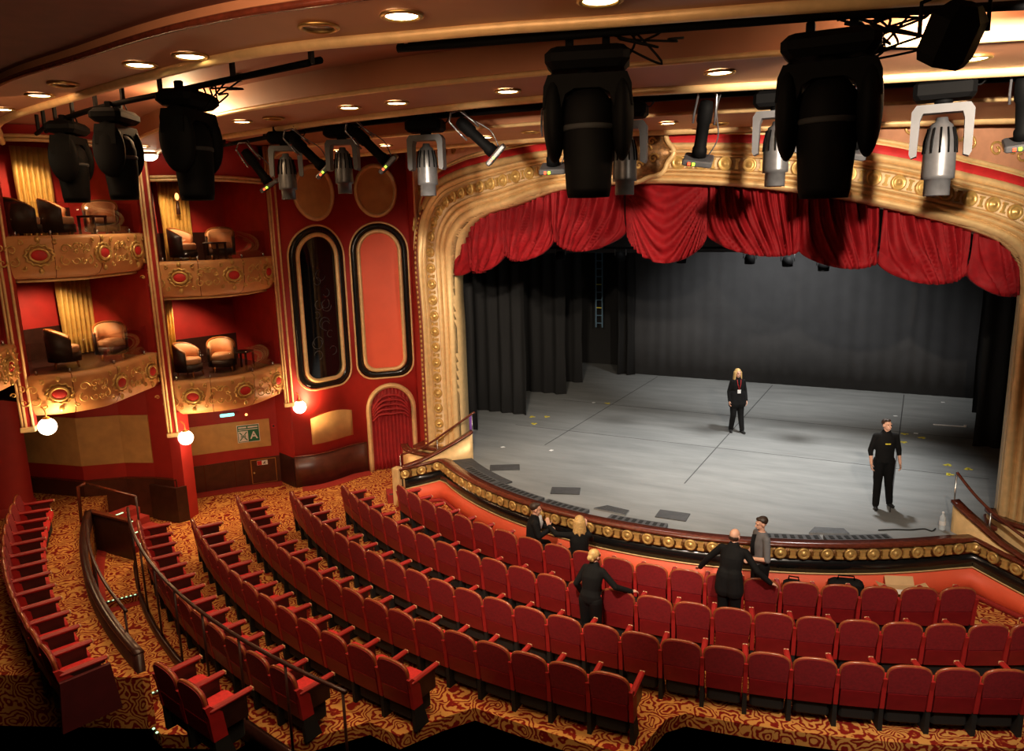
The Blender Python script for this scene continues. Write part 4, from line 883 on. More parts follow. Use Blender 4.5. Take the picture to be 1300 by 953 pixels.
for (cx, cy, cz, n_, lb) in ((-.35, 6.2, 6.86, 8, 'tangle of black cables beside the right big moving light'), (-1.95, 5.75, 6.87, 3, 'looping black cables beside the central moving light'), (-6.4, 5.75, 7.0, 3, 'black cables beside the moving light at the left')):
    mb = MB()
    for q in range(n_):
        P = [(cx+random.uniform(-.3, .35), cy+random.uniform(-.1, .1), cz+random.uniform(-.18, .12)) for _ in range(5)]; P[0] = (P[0][0], P[0][1], cz+.1); mb.tube(cr(P, 6), .009, 5)
    tag(mb.build('cable_tangle', 'black'), lb, 'cable')
t_ = root('sprinkler', 'small chrome sprinkler on the salmon ceiling at the left', 'sprinkler', (-7.4, 6.9, ztl(-7.4)+RC)); mb = MB(); mb.lathe([(0, 0), (.05, -.005), (.05, -.02), (.015, -.03), (.015, -.09), (.04, -.1), (0, -.11)], 10); mb.build('head', 'steel', t_)
# stage lanterns under the border
ln = root('stage_lantern', 'x', 'stage light')
MB().lathe([(0, .12), (.1, .1), (.13, .0), (.12, -.12), (.09, -.13), (0, -.12)], 14).build('housing', 'black', ln); MB().lathe([(0, -.121), (.085, -.131), (0, -.135)], 14).build('lens', 'grey', ln)
mb = MB(); mb.tube([(-.15, 0, 0), (-.15, 0, .2), (.15, 0, .2), (.15, 0, 0)], .012, 5); mb.build('yoke', 'grey', ln)
lw = ['leftmost, near the left pillar', 'second from the left', 'third from the left', 'under the central swag', 'right of the central swag', 'under the second swag right of centre', 'rightmost visible']
for i, (x, y, z) in enumerate(((-10.1, 18.9, 4.64), (-8.7, 18.9, 4.76), (-6.97, 18.9, 4.74), (-5.35, 18.9, 4.67), (-3.67, 18.9, 4.65), (-2.8, 18.9, 4.59), (-2.0, 18.9, 4.49))):
    o = ln if i == 0 else copy_tree(ln); o.location = (x, y, z); o['label'] = 'small dark stage lantern below the red swags, '+lw[i]; o['group'] = 'stage lanterns under the border'
mb = MB(); mb.tube([(-11, 18.9, 4.97), (3, 18.9, 4.86)], .03, 8); tag(mb.build('lantern_bar', 'black'), 'black pipe carrying the small stage lanterns', 'lighting bar')
# ------------------------------------------------------------------ seats
def ordw(n):
    A = ['', 'first', 'second', 'third', 'fourth', 'fifth', 'sixth', 'seventh', 'eighth', 'ninth', 'tenth', 'eleventh', 'twelfth', 'thirteenth', 'fourteenth', 'fifteenth', 'sixteenth', 'seventeenth', 'eighteenth', 'nineteenth', 'twentieth', 'twenty-first', 'twenty-second', 'twenty-third', 'twenty-fourth', 'twenty-fifth', 'twenty-sixth', 'twenty-seventh']
    return A[n]
def seat():
    r_ = root('theatre_seat', 'x', 'theatre seat')
    tl = lambda z: -.10*(z-.30)/.70
    # backrest with arched top
    def arch(hw, z0, ze, zc, n=12):
        P = [(-hw*.94, z0), (hw*.94, z0)]
        for k in range(n+1):
            a = PI*k/n; P.append((hw*math.copysign(abs(math.cos(a))**.68, math.cos(a)), ze+(zc-ze)*math.sin(a)**.8))
        return P
    mb = MB(); O = arch(.256, .585, .845, .99); th = .035
    mb.loft([[(x, tl(z)-.0, z) for x, z in O], [(x*.985, tl(z)+.07, z-.0) for x, z in O]], smooth=False); b = mb.build('backrest', 'velvet', r_)
    mb = MB(); P = [(x, tl(z)+.03, z+.004) for x, z in O[2:]]; P = [(O[1][0], tl(.585)+.03, .585)]+P+[(O[0][0], tl(.585)+.03, .585)]
    mb.tube(P, .022, 6); mb.build('wood_rim', 'rim', b)
    mb = MB(); mb.loft([[(-.235, tl(.33)-.006, .33), (.235, tl(.33)-.006, .33), (.235, tl(.58)-.006, .575), (-.235, tl(.58)-.006, .575)], [(-.235, tl(.33)+.04, .33), (.235, tl(.33)+.04, .33), (.235, tl(.58)+.04, .575), (-.235, tl(.58)+.04, .575)]], smooth=False); mb.build('lower_back_panel', 'velvet_dark', r_)
    MB().box(-.238, .238, .05, .50, .40, .56, .04).build('seat_cushion', 'cushion', r_)
    MB().box(-.22, .22, .04, .44, .10, .40, .03).build('seat_pan', 'blackmat', r_)  # seat underside; its black also stands in for the shade beneath
    return r_
def arm(r_, x):
    mb = MB(); mb.loft([[(x-.028, -.02, .34), (x+.028, -.02, .34), (x+.028, .16, .34), (x-.028, .16, .34)], [(x-.028, -.05, .66), (x+.028, -.05, .66), (x+.028, .12, .66), (x-.028, .12, .66)], [(x-.024, -.085, .80), (x+.024, -.085, .80), (x+.024, -.02, .80), (x-.024, -.02, .80)]], smooth=False)
    mb.build('standard', 'standard', r_)
    mb = MB(); mb.loft([[(x-.03, .0, .0), (x+.03, .0, .0), (x+.03, .26, .0), (x-.03, .26, .0)], [(x-.026, -.01, .34), (x+.026, -.01, .34), (x+.026, .16, .34), (x-.026, .16, .34)]], smooth=False); mb.build('foot', 'blackmat', r_)
    mb = MB(); mb.box(x-.024, x+.024, -.02, .49, .675, .705); mb.box(x-.020, x+.020, .05, .44, .42, .68); mb.build('arm_panel', 'wood_dark', r_)
    mb = MB(); mb.box(x-.040, x+.040, -.04, .53, .70, .755, .02); mb.build('armrest', 'armred', r_)
    MB().box(x-.034, x+.034, .52, .538, .70, .748, .006).build('arm_cap', 'tip', r_)
sL = seat(); arm(sL, -.286)                 # seat with left arm
sE = seat(); arm(sE, -.286); arm(sE, .286)   # end seat
rowdef = [('front row', 11.34, -28.94, 2.945, 20, 0, FL), ('second row', 12.41, -32.3, 2.66, 24, 0, FL), ('third row', 13.50, -33.5, 2.415, 25, 0, FL), ('fourth row', 14.58, -35.1, 2.205, 19, 0, FL), ('fifth row', 15.58, -31.4, 2.15, 13, 0, FL), ('sixth row, just before the handrail', 16.53, -33.4, 2.0, 13, 0, FL)]
first = {0: True, 1: True}
def put(end, R, az, z, lb, grp):
    src = sE if end else sL; o = src if first[end] else copy_tree(src); first[end] = False
    x, y = pol(R-.085, az); o.location = (x, y, z); o.rotation_euler.z = math.radians(az); o['label'] = lb; o['group'] = grp
for nm, R, a0, da, n_, _, z in rowdef:
    sh = nm.split(',')[0]
    for k in range(n_):
        put(1 if k == n_-1 else 0, R, a0+da*k, z, 'red theatre seat in the %s, %s from its left end' % (nm if k == 0 else sh, ordw(k+1)), 'red seats of the '+sh)
for k in range(13):
    az = -36.66+1.77*k
    put(1 if k == 12 else 0, 18.63, az, RF, 'red seat in the rear left platform row, %s counting from the aisle end' % ordw(13-k), 'red seats of the rear left platform row')
for k in range(2): put(1 if k else 0, 17.85, -10.6+1.85*k, RF-.02, 'red seat right of the lit aisle step, %s of two' % ('left' if k == 0 else 'right'), 'red seats right of the lit aisle step')
mb = MB(); a_ = math.radians(-14.5); x, y = pol(18.4, -14.35); mb.T = T(x, y, RF, rz=a_); mb.loft([[(-.03, -.25, 0), (.03, -.25, 0), (.03, .45, 0), (-.03, .45, 0)], [(-.03, -.2, .66), (.03, -.2, .66), (.03, .38, .66), (-.03, .38, .66)]], smooth=False); tag(mb.build('row_end_panel', 'endpanel'), 'dark red end panel closing the rear left seat row', 'panel')
# ------------------------------------------------------------------ rails, parapets, steps
def arcs(R, a0, a1, z, n=24): return [Vector((*pol(R, a0+(a1-a0)*i/n), z)) for i in range(n+1)]
t_ = root('handrail', 'long dark curved handrail behind the sixth row of seats', 'handrail', (*pol(16.66, -20), FL-.14))
mb = MB(); mb.tube([Vector((*pol(16.66, -34.2), -.30))]+arcs(16.66, -34, -4.5, .27, 40), .028, 8); sub(mb, 'rail', 'wood_dark', t_)
for k in range(9): a_ = -33.5+3.6*k; mb = MB(); p = pol(16.66, a_); mb.tube([(*p, -1.1), (*p, .26)], .018, 8); sub(mb, 'post', 'wood_dark', t_)
mb = MB(); strip(mb, [tuple(v.xy) for v in arcs(16.68, -34.5, -8, 0, 40)], FL-.3, FL+.03, -.03, .02); struct(mb.build('wall_aisle', 'wood_dark'), 'low dark wall along the aisle behind the sixth row', 'wall')
mb = MB(); strip(mb, [tuple(v.xy) for v in arcs(17.42, -38.5, -16.3, 0, 40)], FL-.35, -.12, .0, .11); struct(mb.build('wall_aisle', 'wood_dark'), 'thick dark parapet between the aisle and the raised rear seats', 'wall')
mb = MB(); strip(mb, [tuple(v.xy) for v in arcs(17.42, -38.5, -16.3, 0, 40)], -.12, -.09, -.01, .12); struct(mb.build('trim_19', 'wood_dark'), 'wooden cap on the aisle parapet', 'trim')
t_ = root('handrail', 'short handrail on the parapet beside the lit aisle steps', 'handrail', (*pol(17.40, -24), -.1))
mb = MB(); mb.tube(arcs(17.38, -33.5, -18.7, .22, 16), .026, 8); sub(mb, 'rail', 'wood_dark', t_)
for a_ in (-33, -26, -19): mb = MB(); p = pol(17.38, a_); mb.tube([(*p, FL-.1), (*p, .22)], .017, 8); sub(mb, 'post', 'wood_dark', t_)
A_ = Vector(pol(17.5, -38.8)); B_ = Vector(pol(16.68, -35.2))
mb = MB(); strip(mb, [tuple(A_), tuple(B_)], FL-.02, -.16, -.06, .0, False); struct(mb.build('wall_aisle', 'wood_dark'), 'dark end wall closing the sunken aisle', 'wall')
mb = MB(); strip(mb, [tuple(A_), tuple(B_)], -.16, -.12, -.08, .03, False); struct(mb.build('trim_20', 'wood'), 'wooden cap on the end wall of the sunken aisle', 'trim')
t_ = root('handrail', 'bright topped handrail over the dark end wall near the far left wall', 'handrail', (A_.x, A_.y, RF))
mb = MB(); mb.tube([(A_.x-.1, A_.y+.1, .44), (B_.x-.05, B_.y+.25, .30)], .026, 8); mb.tube([(A_.x-.1, A_.y+.1, .44), (A_.x-.2, A_.y-.02, .38), (A_.x-.2, A_.y-.05, RF)], .035, 8); sub(mb, 'rail', 'wood', t_)
mb = MB(); mb.tube([(B_.x-.05, B_.y+.25, .30), (B_.x-.05, B_.y+.25, FL)], .02, 8); sub(mb, 'post', 'wood_dark', t_)
# steps down from the raised platform
e_ = (B_-A_).normalized(); nrm_ = Vector((-e_.y, e_.x))
for k in range(4):
    q0 = A_+e_*(k*.30-.15)+nrm_*.08; z = RF-.15*k
    mb = MB(); mb.loft([[(q0.x, q0.y, FL), (q0.x+e_.x*.31, q0.y+e_.y*.31, FL), (q0.x+e_.x*.31+nrm_.x*1.0, q0.y+e_.y*.31+nrm_.y*1.0, FL), (q0.x+nrm_.x*1.0, q0.y+nrm_.y*1.0, FL)], [(q0.x, q0.y, z), (q0.x+e_.x*.31, q0.y+e_.y*.31, z), (q0.x+e_.x*.31+nrm_.x*1.0, q0.y+e_.y*.31+nrm_.y*1.0, z), (q0.x+nrm_.x*1.0, q0.y+nrm_.y*1.0, z)]], smooth=False)
    struct(mb.build('floor_step', 'redcarpet'), 'red carpeted step down from the rear platform, %s from the top' % ordw(k+1), 'step')
    if k < 4:
        p0 = q0+e_*.31; mb = MB(); mb.loft([[(p0.x+nrm_.x*s_, p0.y+nrm_.y*s_, z+dz) for s_, dz in ((.25, 0), (.25, .012), (.6, .012), (.6, 0))], [(p0.x-e_.x*.03+nrm_.x*s_, p0.y-e_.y*.03+nrm_.y*s_, z+dz) for s_, dz in ((.25, 0), (.25, .012), (.6, .012), (.6, 0))]], smooth=False)
        tag(mb.build('step_light', 'led'), 'green lit nosing on the %s step down by the far left wall' % ordw(k+1), 'step light')
def nosing(a_, R0, R1, z, lb):
    t_ = root('step_nosing', lb, 'step light', (*pol((R0+R1)/2, a_), z)); n = 1
    d = math.degrees(.05/17)
    mb = MB(); mb.loft([[(*pol(R0, a_), z), (*pol(R1, a_), z), (*pol(R1, a_), z+.02), (*pol(R0, a_), z+.02)], [(*pol(R0, a_+d), z), (*pol(R1, a_+d), z), (*pol(R1, a_+d), z+.02), (*pol(R0, a_+d), z+.02)]], smooth=False); sub(mb, 'nosing', 'grey', t_)
    mb = MB()
    for k in range(9): R = R0+(R1-R0)*(k+.5)/9; p = pol(R, a_+d/2); mb.box(p[0]-.012, p[0]+.012, p[1]-.012, p[1]+.012, z+.02, z+.028)
    sub(mb, 'light_dots', 'led', t_)
nosing(-29.35, 16.72, 17.38, FL, 'dotted green light nosing across the aisle below the dark end wall'); nosing(-18.3, 16.75, 17.38, FL-.14, 'dotted light nosing across the lowest part of the aisle')
t_ = root('step_nosing', 'slanting row of green light dots beside the lowest aisle seats', 'step light', (*pol(17.5, -14), FL-.2))
mb = MB()
for k in range(9): p = pol(17.44, -18.9+.40*k); mb.box(p[0]-.014, p[0]+.014, p[1]-.014, p[1]+.014, FL-.28, FL-.265)
sub(mb, 'light_dots', 'led', t_)
mb = MB(); p = pol(18.75, -42.3); mb.T = T(p[0], p[1], RF, rz=-.6); mb.box(-.02, .02, -.5, .35, 0, .02); tag(mb.build('step_light', 'led'), 'green lit strip on the platform edge by the round column', 'step light')
# ------------------------------------------------------------------ stage steps with parapets and rails, both sides
def stair(side):
    if side == 'left':
        P = [(-10.62, 13.87), (-10.3, 14.15), (-9.95, 14.45), (-9.6, 14.72), (-9.32, 15.02)]; Z = [-.02, .10, .28, .5, .72]; rail = [(-11.0, 14.3, .10), (-10.4, 14.55, .35), (-9.9, 14.85, .72), (-9.35, 15.2, 1.15)]
    else:
        P = [(.78, 14.85), (.95, 14.65), (1.17, 14.45), (1.5, 14.16), (1.9, 13.85), (2.4, 13.3)]; Z = [.60, .42, .22, .08, -.02, -.2]; rail = [(.82, 15.05, 1.05), (1.15, 14.75, .72), (1.6, 14.4, .42), (2.3, 13.75, .15)]
    t_ = root('stair_parapet', 'gold stair parapet with wooden cap at the %s end of the stage front' % side, 'parapet', (P[2][0], P[2][1], -.5))
    P_ = resamp(cr(P, 5), 20); Z_ = [v.x for v in resamp(cr([(z, i, 0) for i, z in enumerate(Z)], 5), 20)]
    # sample z by index
    Zc = []; 
    for i in range(20): u = i/19*(len(Z)-1); k = min(int(u), len(Z)-2); Zc.append(Z[k]+(Z[k+1]-Z[k])*(u-k))
    mb = strip(MB(), P_, -.6, [z-.05 for z in Zc], -.10, -.02); sub(mb, 'panel', 'gold', t_)
    mb = strip(MB(), P_, [z-.05 for z in Zc], Zc, -.14, .03); sub(mb, 'wood_cap', 'wood', t_)
    h_ = root('handrail', 'curved wooden handrail of the %s stage steps' % side, 'handrail', rail[0])
    R_ = cr(rail, 6); mb = MB(); mb.tube(R_, .026, 8); sub(mb, 'rail', 'wood', h_)
    for k in (0, 9, 17): mb = MB(); p = R_[k]; mb.tube([(p.x, p.y, p.z), (p.x, p.y, p.z-.75 if k else p.z-1.1)], .014, 8); sub(mb, 'post', 'steel', h_)
    sg = 1 if side == 'right' else -1
    for k in range(5):
        if side == 'right': x, y, a_ = 1.45+.32*k, 15.0-.42*k, -.75
        else: x, y, a_ = -9.95-.22*k, 15.15-.2*k, .75
        mb = MB(); mb.T = T(x, y, 0, rz=a_); mb.box(-.55, .45, -.24, .2, FL, -.02-.19*k); o = mb.build('floor_step', 'redcarpet'); struct(o, 'red carpeted stage step at the %s, %s from the top' % (side, ordw(k+1)), 'step')
        mb = MB(); mb.T = T(x, y, 0, rz=a_); mb.box(-.5, .42, -.25, -.20, -.02-.19*k, -.005-.19*k); tag(mb.build('step_nosing', 'alu'), 'metal nosing on the %s stage step at the %s' % (ordw(k+1), side), 'step nosing')
stair('left'); stair('right')
mb = MB(); P = [(1.35, 15.3), (1.5, 14.85), (1.8, 14.6), (2.3, 14.35), (3.0, 14.2)]; P_ = cr(P, 5)
t_ = root('pillar_pedestal', 'curved pedestal wall with wooden cap at the foot of the right pillar', 'parapet', (1.8, 14.6, 0)); sub(strip(MB(), P_, FL, .32, -.1, 0), 'wall', 'gold', t_); sub(strip(MB(), P_, .32, .38, -.14, .04), 'wood_cap', 'wood', t_)
mb = MB(); P_ = cr([(-11.6, 15.2), (-11.2, 14.85), (-10.6, 14.7), (-10.1, 14.75), (-9.75, 15.0)], 5)
t_ = root('pillar_pedestal', 'curved pedestal wall with wooden cap at the foot of the left pillar', 'parapet', (-10.6, 14.7, 0)); sub(strip(MB(), P_, FL, .02, -.1, 0), 'wall', 'gold', t_); sub(strip(MB(), P_, .02, .08, -.14, .04), 'wood_cap', 'wood', t_)
# ------------------------------------------------------------------ things on the floor before the stage
for (x, y, sx, sy, h, a_, lb) in ((-1.55, 12.74, .34, .2, .50, .1, 'small black bag against the orange stage front'), (-.75, 13.02, .55, .24, .56, .25, 'wide black bag against the orange stage front')):
    t_ = root('bag', lb, 'bag', (x, y, FL), a_)
    MB().box(-sx/2, sx/2, -sy/2, sy/2, 0, h, .05).build('body', 'suit', t_); mb = MB(); mb.tube([(-sx*.25, 0, h-.02), (-sx*.22, 0, h+.07), (sx*.22, 0, h+.07), (sx*.25, 0, h-.02)], .014, 6); mb.build('handle', 'black', t_); MB().box(-sx/2+.04, sx/2-.04, -sy/2-.012, -sy/2, .08, h*.55, .01).build('pocket', 'blackmat', t_)
t_ = root('cardboard_box', 'open cardboard box with papers on the floor before the stage', 'box', (.12, 13.32, FL), .35)
mb = MB(); w_, d_, h_ = .46, .34, .42
mb.box(-w_/2, w_/2, -d_/2, d_/2, 0, .01); mb.box(-w_/2, -w_/2+.01, -d_/2, d_/2, 0, h_); mb.box(w_/2-.01, w_/2, -d_/2, d_/2, 0, h_); mb.box(-w_/2, w_/2, -d_/2, -d_/2+.01, 0, h_); mb.box(-w_/2, w_/2, d_/2-.01, d_/2, 0, h_); mb.build('carton', 'card', t_)
for (ox, oy, rx_, ry_, sx, sy) in ((0, -d_/2, -.5, 0, w_, .16), (0, d_/2, .9, 0, w_, .16)):
    mb = MB(); mb.T = Matrix.Translation((ox, oy, h_)) @ Matrix.Rotation(rx_, 4, 'X'); mb.box(-sx/2, sx/2, -sy if oy < 0 else 0, 0 if oy < 0 else sy, 0, .006); mb.build('flap', 'card', t_)
for ox in (-1, 1):
    mb = MB(); mb.T = Matrix.Translation((ox*w_/2, 0, h_)) @ Matrix.Rotation(-ox*.35, 4, 'Y'); mb.box(-.18 if ox < 0 else 0, 0 if ox < 0 else .18, -d_/2, d_/2, 0, .006); mb.build('flap', 'card', t_)
mb = MB(); mb.box(-.15, .12, -.12, .1, .33, .38, .005); tag(mb.build('paper_stack', 'paper', loc=(.12, 13.32, FL), rz=.3), 'blue and white papers inside the open cardboard box', 'papers')
mb = MB(); mb.box(-.12, .12, -.16, .16, .64, .645); x, y = pol(10.9, 26.2); tag(mb.build('paper_sheet', 'paper', loc=(.02, 12.98, FL-.64+.005), rz=.5), 'white paper sheet beside the cardboard box', 'papers')
# ------------------------------------------------------------------ people
def remesh(o, vox):
    md = o.modifiers.new('r', 'REMESH'); md.mode = 'VOXEL'; md.voxel_size = vox; md.use_smooth_shade = True
    m2 = o.modifiers.new('s', 'SMOOTH'); m2.iterations = 2; m2.factor = .5
    dg = bpy.context.evaluated_depsgraph_get(); dg.update(); me = bpy.data.meshes.new_from_object(o.evaluated_get(dg)); me.name = o.name
    o.modifiers.clear(); old = o.data; o.data = me; bpy.data.meshes.remove(old)
    if not me.materials: me.materials.append(None)
def hand(mb, w, d, n, sd, curl=.5, spread=.02):
    w = Vector(w); d = Vector(d).normalized(); n = Vector(n); n = (n-d*n.dot(d)).normalized(); s = d.cross(n)*sd
    for q in (-.022, 0, .022): mb.cap(w+s*q*.7, w+d*.075+s*q, .017, .014, 8)
    for i, L in enumerate((.062, .072, .067, .052)):
        b = w+d*.085+s*((1.5-i)*spread); m_ = b+(d*math.cos(curl*.6)+n*math.sin(curl*.6))*L*.55; e = m_+(d*math.cos(curl*1.5)+n*math.sin(curl*1.5))*L*.5
        mb.cap(b, m_, .0088, .008, 7); mb.cap(m_, e, .008, .007, 7)
    b = w+d*.025+s*.03; m_ = b+(d*.6+s*.7+n*.25).normalized()*.042; mb.cap(b, m_, .012, .0095, 7); mb.cap(m_, m_+(d*.85+s*.2+n*.3).normalized()*.032, .0095, .008, 7)
def person(label, loc, rz, J, top='suit', bottom='trouser', hair=None, sleeve=1.0, female=False, extra=None, skirt=False, headrz=0, headrx=0, hands=None, sc=1.):
    r_ = root('person', label, 'person', loc, rz); r_.scale = (sc, sc, sc)
    V3 = {k: Vector(v) for k, v in J.items()}
    k = .9 if female else 1.
    def torso(mb, g, upto=1.0, lowz=0):
        P = [(V3['pelvis']-Vector((0, 0, .06)), .165*(1.0 if female else .95), .115), (V3['pelvis']+Vector((0, 0, .04)), .16, .115), (V3['pelvis'].lerp(V3['chest'], .4), (.132 if female else .158), .105), (V3['pelvis'].lerp(V3['chest'], .75), .168*k, .115), (V3['chest'], .175*k, .115), (V3['chest'].lerp(V3['neck'], .55), .165*k, .09), (V3['neck'], .07, .06)]
        hx = (V3['hipR']-V3['hipL']).normalized(); sx = (V3['shR']-V3['shL']).normalized(); rings = []
        ax = (V3['neck']-V3['pelvis']).normalized()
        for i, (p, a, b) in enumerate(P):
            x = hx.lerp(sx, i/6).normalized(); x = (x-ax*x.dot(ax)).normalized(); y = ax.cross(x)
            rings.append([p+x*((a+g)*math.cos(2*PI*q/16))+y*((b+g)*math.sin(2*PI*q/16)) for q in range(16)])
        mb.loft(rings)
    def limbs(mb, g, arms=1., legs=1.):
        for s in 'LR':
            mb.cap(V3['chest'].lerp(V3['neck'], .6), V3['sh'+s], .052+g, .049*k+g)
            mb.cap(V3['sh'+s], V3['el'+s], .049*k+g, .040*k+g); 
            e = V3['el'+s].lerp(V3['wr'+s], arms) 
            if arms > 0: mb.cap(V3['el'+s], e, .040*k+g, .028*k+g)
    def legs(mb, g):
        for s in 'LR':
            mb.cap(V3['hip'+s], V3['kn'+s], .088+g, .055+g, 12); mb.cap(V3['kn'+s], V3['an'+s], .054+g, .038+g, 12)
    mb = MB(); torso(mb, 0); limbs(mb, 0); legs(mb, 0)
    mb.cap(V3['neck']-Vector((0, 0, .03)), V3['head']-Vector((0, 0, .05)), .052*k, .05*k)
    HM = Matrix.Translation(V3['head']) @ Matrix.Rotation(headrz, 4, 'Z') @ Matrix.Rotation(headrx, 4, 'X'); mb.T = HM
    mb.ell((0, -.01, .03), (.074, .092, .088), 14, 10); mb.ell((0, .035, -.035), (.056, .055, .065), 12, 8); mb.ell((0, .045, -.085), (.030, .03, .022), 8, 6)
    mb.cap((0, .085, .015), (0, .108, -.022), .010, .016, 8)
    mb.cap((-.035, .078, .03), (.035, .078, .03), .013, .013, 8); mb.cap((-.02, .087, -.055), (.02, .087, -.055), .009, .009, 8)
    for sx in (-1, 1): mb.ell((sx*.076, 0, -.005), (.012, .022, .032), 8, 6)
    mb.T = Matrix.Identity(4)
    hands = hands or {}
    for s, sd in (('L', -1), ('R', 1)):
        d, n, c = hands.get(s, (V3['wr'+s]-V3['el'+s], Vector((-sd, .0, 0)), .6)); hand(mb, V3['wr'+s], d, n, sd, c)
    o = mb.build('body', 'skin', r_); remesh(o, .0075)
    mb = MB(); mb.T = HM
    for sx in (-1, 1): mb.ell((sx*.03, .084, .012), (.010, .006, .006), 8, 6)
    mb.build('eyes', 'brown', o)
    mb = MB(); torso(mb, .014); limbs(mb, .014, sleeve)
    if top != 'greyshirt': mb.cap(V3['neck']-Vector((.03, 0, 0)), V3['neck']+Vector((.03, 0, 0)), .055, .055)
    if extra == 'jacket':
        for sx in (-.07, .07): mb.cap(V3['pelvis']+Vector((sx, 0, .1)), V3['pelvis']+Vector((sx*1.2, 0, -.16)), .135, .148, 14)
    j = mb.build('jacket' if top == 'suit' else 'shirt', top, r_); remesh(j, .012)
    mb = MB(); legs(mb, .026)
    for s in 'LR': mb.cap(V3['pelvis'], V3['hip'+s], .13, .105, 12)
    t_ = mb.build('trousers', bottom, r_); remesh(t_, .014)
    for s in 'LR':
        a = V3['an'+s]; d = (V3['toe'+s]-a); d.z = 0; d = d.normalized(); mb = MB()
        mb.cap(a+d*-.03-Vector((0, 0, .045)), a+d*.13-Vector((0, 0, .055)), .042, .034, 10); sh = mb.build('shoe', 'blackmat', r_)
    if hair:
        mb = MB(); mb.T = HM; mt, st = hair
        if st == 'long':
            mb.ell((0, -.025, .045), (.086, .098, .090), 16, 10)
            for i in range(15):
                a = PI*(1.12+.0)*(i/14-.5)*1.12; x, y = .082*math.sin(a), -.02-.085*math.cos(a); mb.cap((x, y, .03), (x*1.25, y*1.1-.005, -.17-.03*math.cos(i*2.1)), .028, .020, 8)
        elif st == 'bun':
            mb.ell((0, -.022, .042), (.083, .096, .088), 16, 10); mb.ell((0, -.08, -.02), (.06, .04, .05), 10, 8); mb.ell((0, -.115, .0), (.042, .035, .042), 10, 8); mb.tube([(.04*math.cos(q*.7), -.12+.004*q, .04*math.sin(q*.7)) for q in range(14)], .014, 6)
        elif st == 'short':
            mb.ell((0, -.028, .048), (.080, .094, .080), 16, 10); mb.ell((0, .03, .095), (.055, .05, .03), 10, 6)
        elif st == 'bald':
            for i in range(9):
                a = PI*(i/8-.5)*.95; mb.cap((.073*math.sin(a), -.015-.085*math.cos(a), -.01), (.07*math.sin(a), -.012-.082*math.cos(a), -.045), .014, .012, 6)
        h_ = mb.build('hair', mt, r_); remesh(h_, .008)
    return r_, HM
def stand(H=1.75, w=1., lean=0, feet=((-.10, .0), (.10, .02))):
    s = H/1.75
    J = dict(pelvis=(0, 0, .96), chest=(0, lean*.5, 1.30), neck=(0, lean, 1.49), head=(0, .01+lean*1.1, 1.62), hipL=(-.09, 0, .92), hipR=(.09, 0, .92), shL=(-.175*w, lean*.9, 1.405), shR=(.175*w, lean*.9, 1.405),
        elL=(-.25*w, -.03, 1.13), elR=(.25*w, -.03, 1.13), wrL=(-.26*w, .06, .89), wrR=(.26*w, .06, .89), knL=(-.10, .02, .50), knR=(.10, .03, .50), anL=(feet[0][0], feet[0][1], .09), anR=(feet[1][0], feet[1][1], .09), toeL=(feet[0][0]-.03, feet[0][1]+.15, .03), toeR=(feet[1][0]+.03, feet[1][1]+.15, .03))
    return {k: (x*s, y*s, z*s) for k, (x, y, z) in J.items()}
def face(dx, dy): return math.atan2(-dx, dy)
# 1 woman on stage
J = stand(1.74, .88, feet=((-.13, .08), (.12, -.08)))
p1, HM = person('long-haired blonde woman in black suit with white badge standing on the stage', (-4.06, 19.9, 0), face(.50, -.85), J, hair=('blond', 'long'), female=True, extra='jacket', headrz=.15)
mb = MB(); mb.box(-.045, .045, .135, .142, 1.10, 1.20, .004); mb.build('badge', 'white', p1)
mb = MB(); mb.tube([(-.05, .10, 1.46), (-.04, .135, 1.35), (-.005, .142, 1.20)], .007, 5); mb.tube([(.05, .10, 1.46), (.04, .135, 1.35), (.005, .142, 1.20)], .007, 5); mb.build('lanyard', 'redstrip', p1)
# 2 man on stage
J = stand(1.78, 1.03, feet=((-.16, -.03), (.14, .12))); J['wrR'] = (.26, .08, .90); J['elR'] = (.25, -.04, 1.13)
p2, HM = person('dark-haired man in black sweatshirt and trousers standing alone at stage front', (-.37, 15.66, 0), face(.35, -.92), J, top='suit', hair=('brown', 'short'), sleeve=.35, headrz=.35, headrx=.1)
mb = MB(); mb.box(-.05, .05, .135, .142, 1.30, 1.32); mb.build('chest_print', 'yellow', p2)
# 3 seated man
def sit(lean=0, H=1.0):
    return dict(pelvis=(0, 0, .56), chest=(0, lean*.5, .93), neck=(0, lean, 1.12), head=(0, .02+lean*1.15, 1.25), hipL=(-.10, .03, .54), hipR=(.10, .03, .54), shL=(-.19, lean*.9, 1.04), shR=(.19, lean*.9, 1.04), elL=(-.25, .05, .80), elR=(.25, .05, .80), wrL=(-.12, .26, .80), wrR=(.10, .27, .80), knL=(-.12, .46, .52), knR=(.12, .46, .52), anL=(-.13, .44, .09), anR=(.13, .44, .09), toeL=(-.14, .6, .03), toeR=(.14, .6, .03))
J = sit(.04); J.update(elL=(-.24, .12, .84), elR=(.25, .10, .84), wrL=(-.06, .30, .88), wrR=(.06, .31, .88), knL=(-.28, .28, .46), knR=(-.02, .34, .46), anL=(-.32, .30, .09), anR=(-.08, .36, .09), toeL=(-.4, .42, .03), toeR=(-.14, .5, .03))
p3, HM = person('dark-haired man in black suit turned sideways on a front row seat, hands clasped', (-6.15, 11.93, FL), face(.85, .5), J, hair=('brown', 'short'), extra='jacket', headrz=0, headrx=-.1, hands={'L': ((.6, .5, .1), (0, 0, -1), 1.0), 'R': ((-.6, .5, .1), (0, 0, -1), 1.0)}, sc=1.06)
mb = MB(); mb.tube([(0, .14, 1.13), (0, .165, 1.0), (0, .155, .88)], [.03, .035, .01], 6); mb.build('shirt_front', 'shirtgrey', p3)
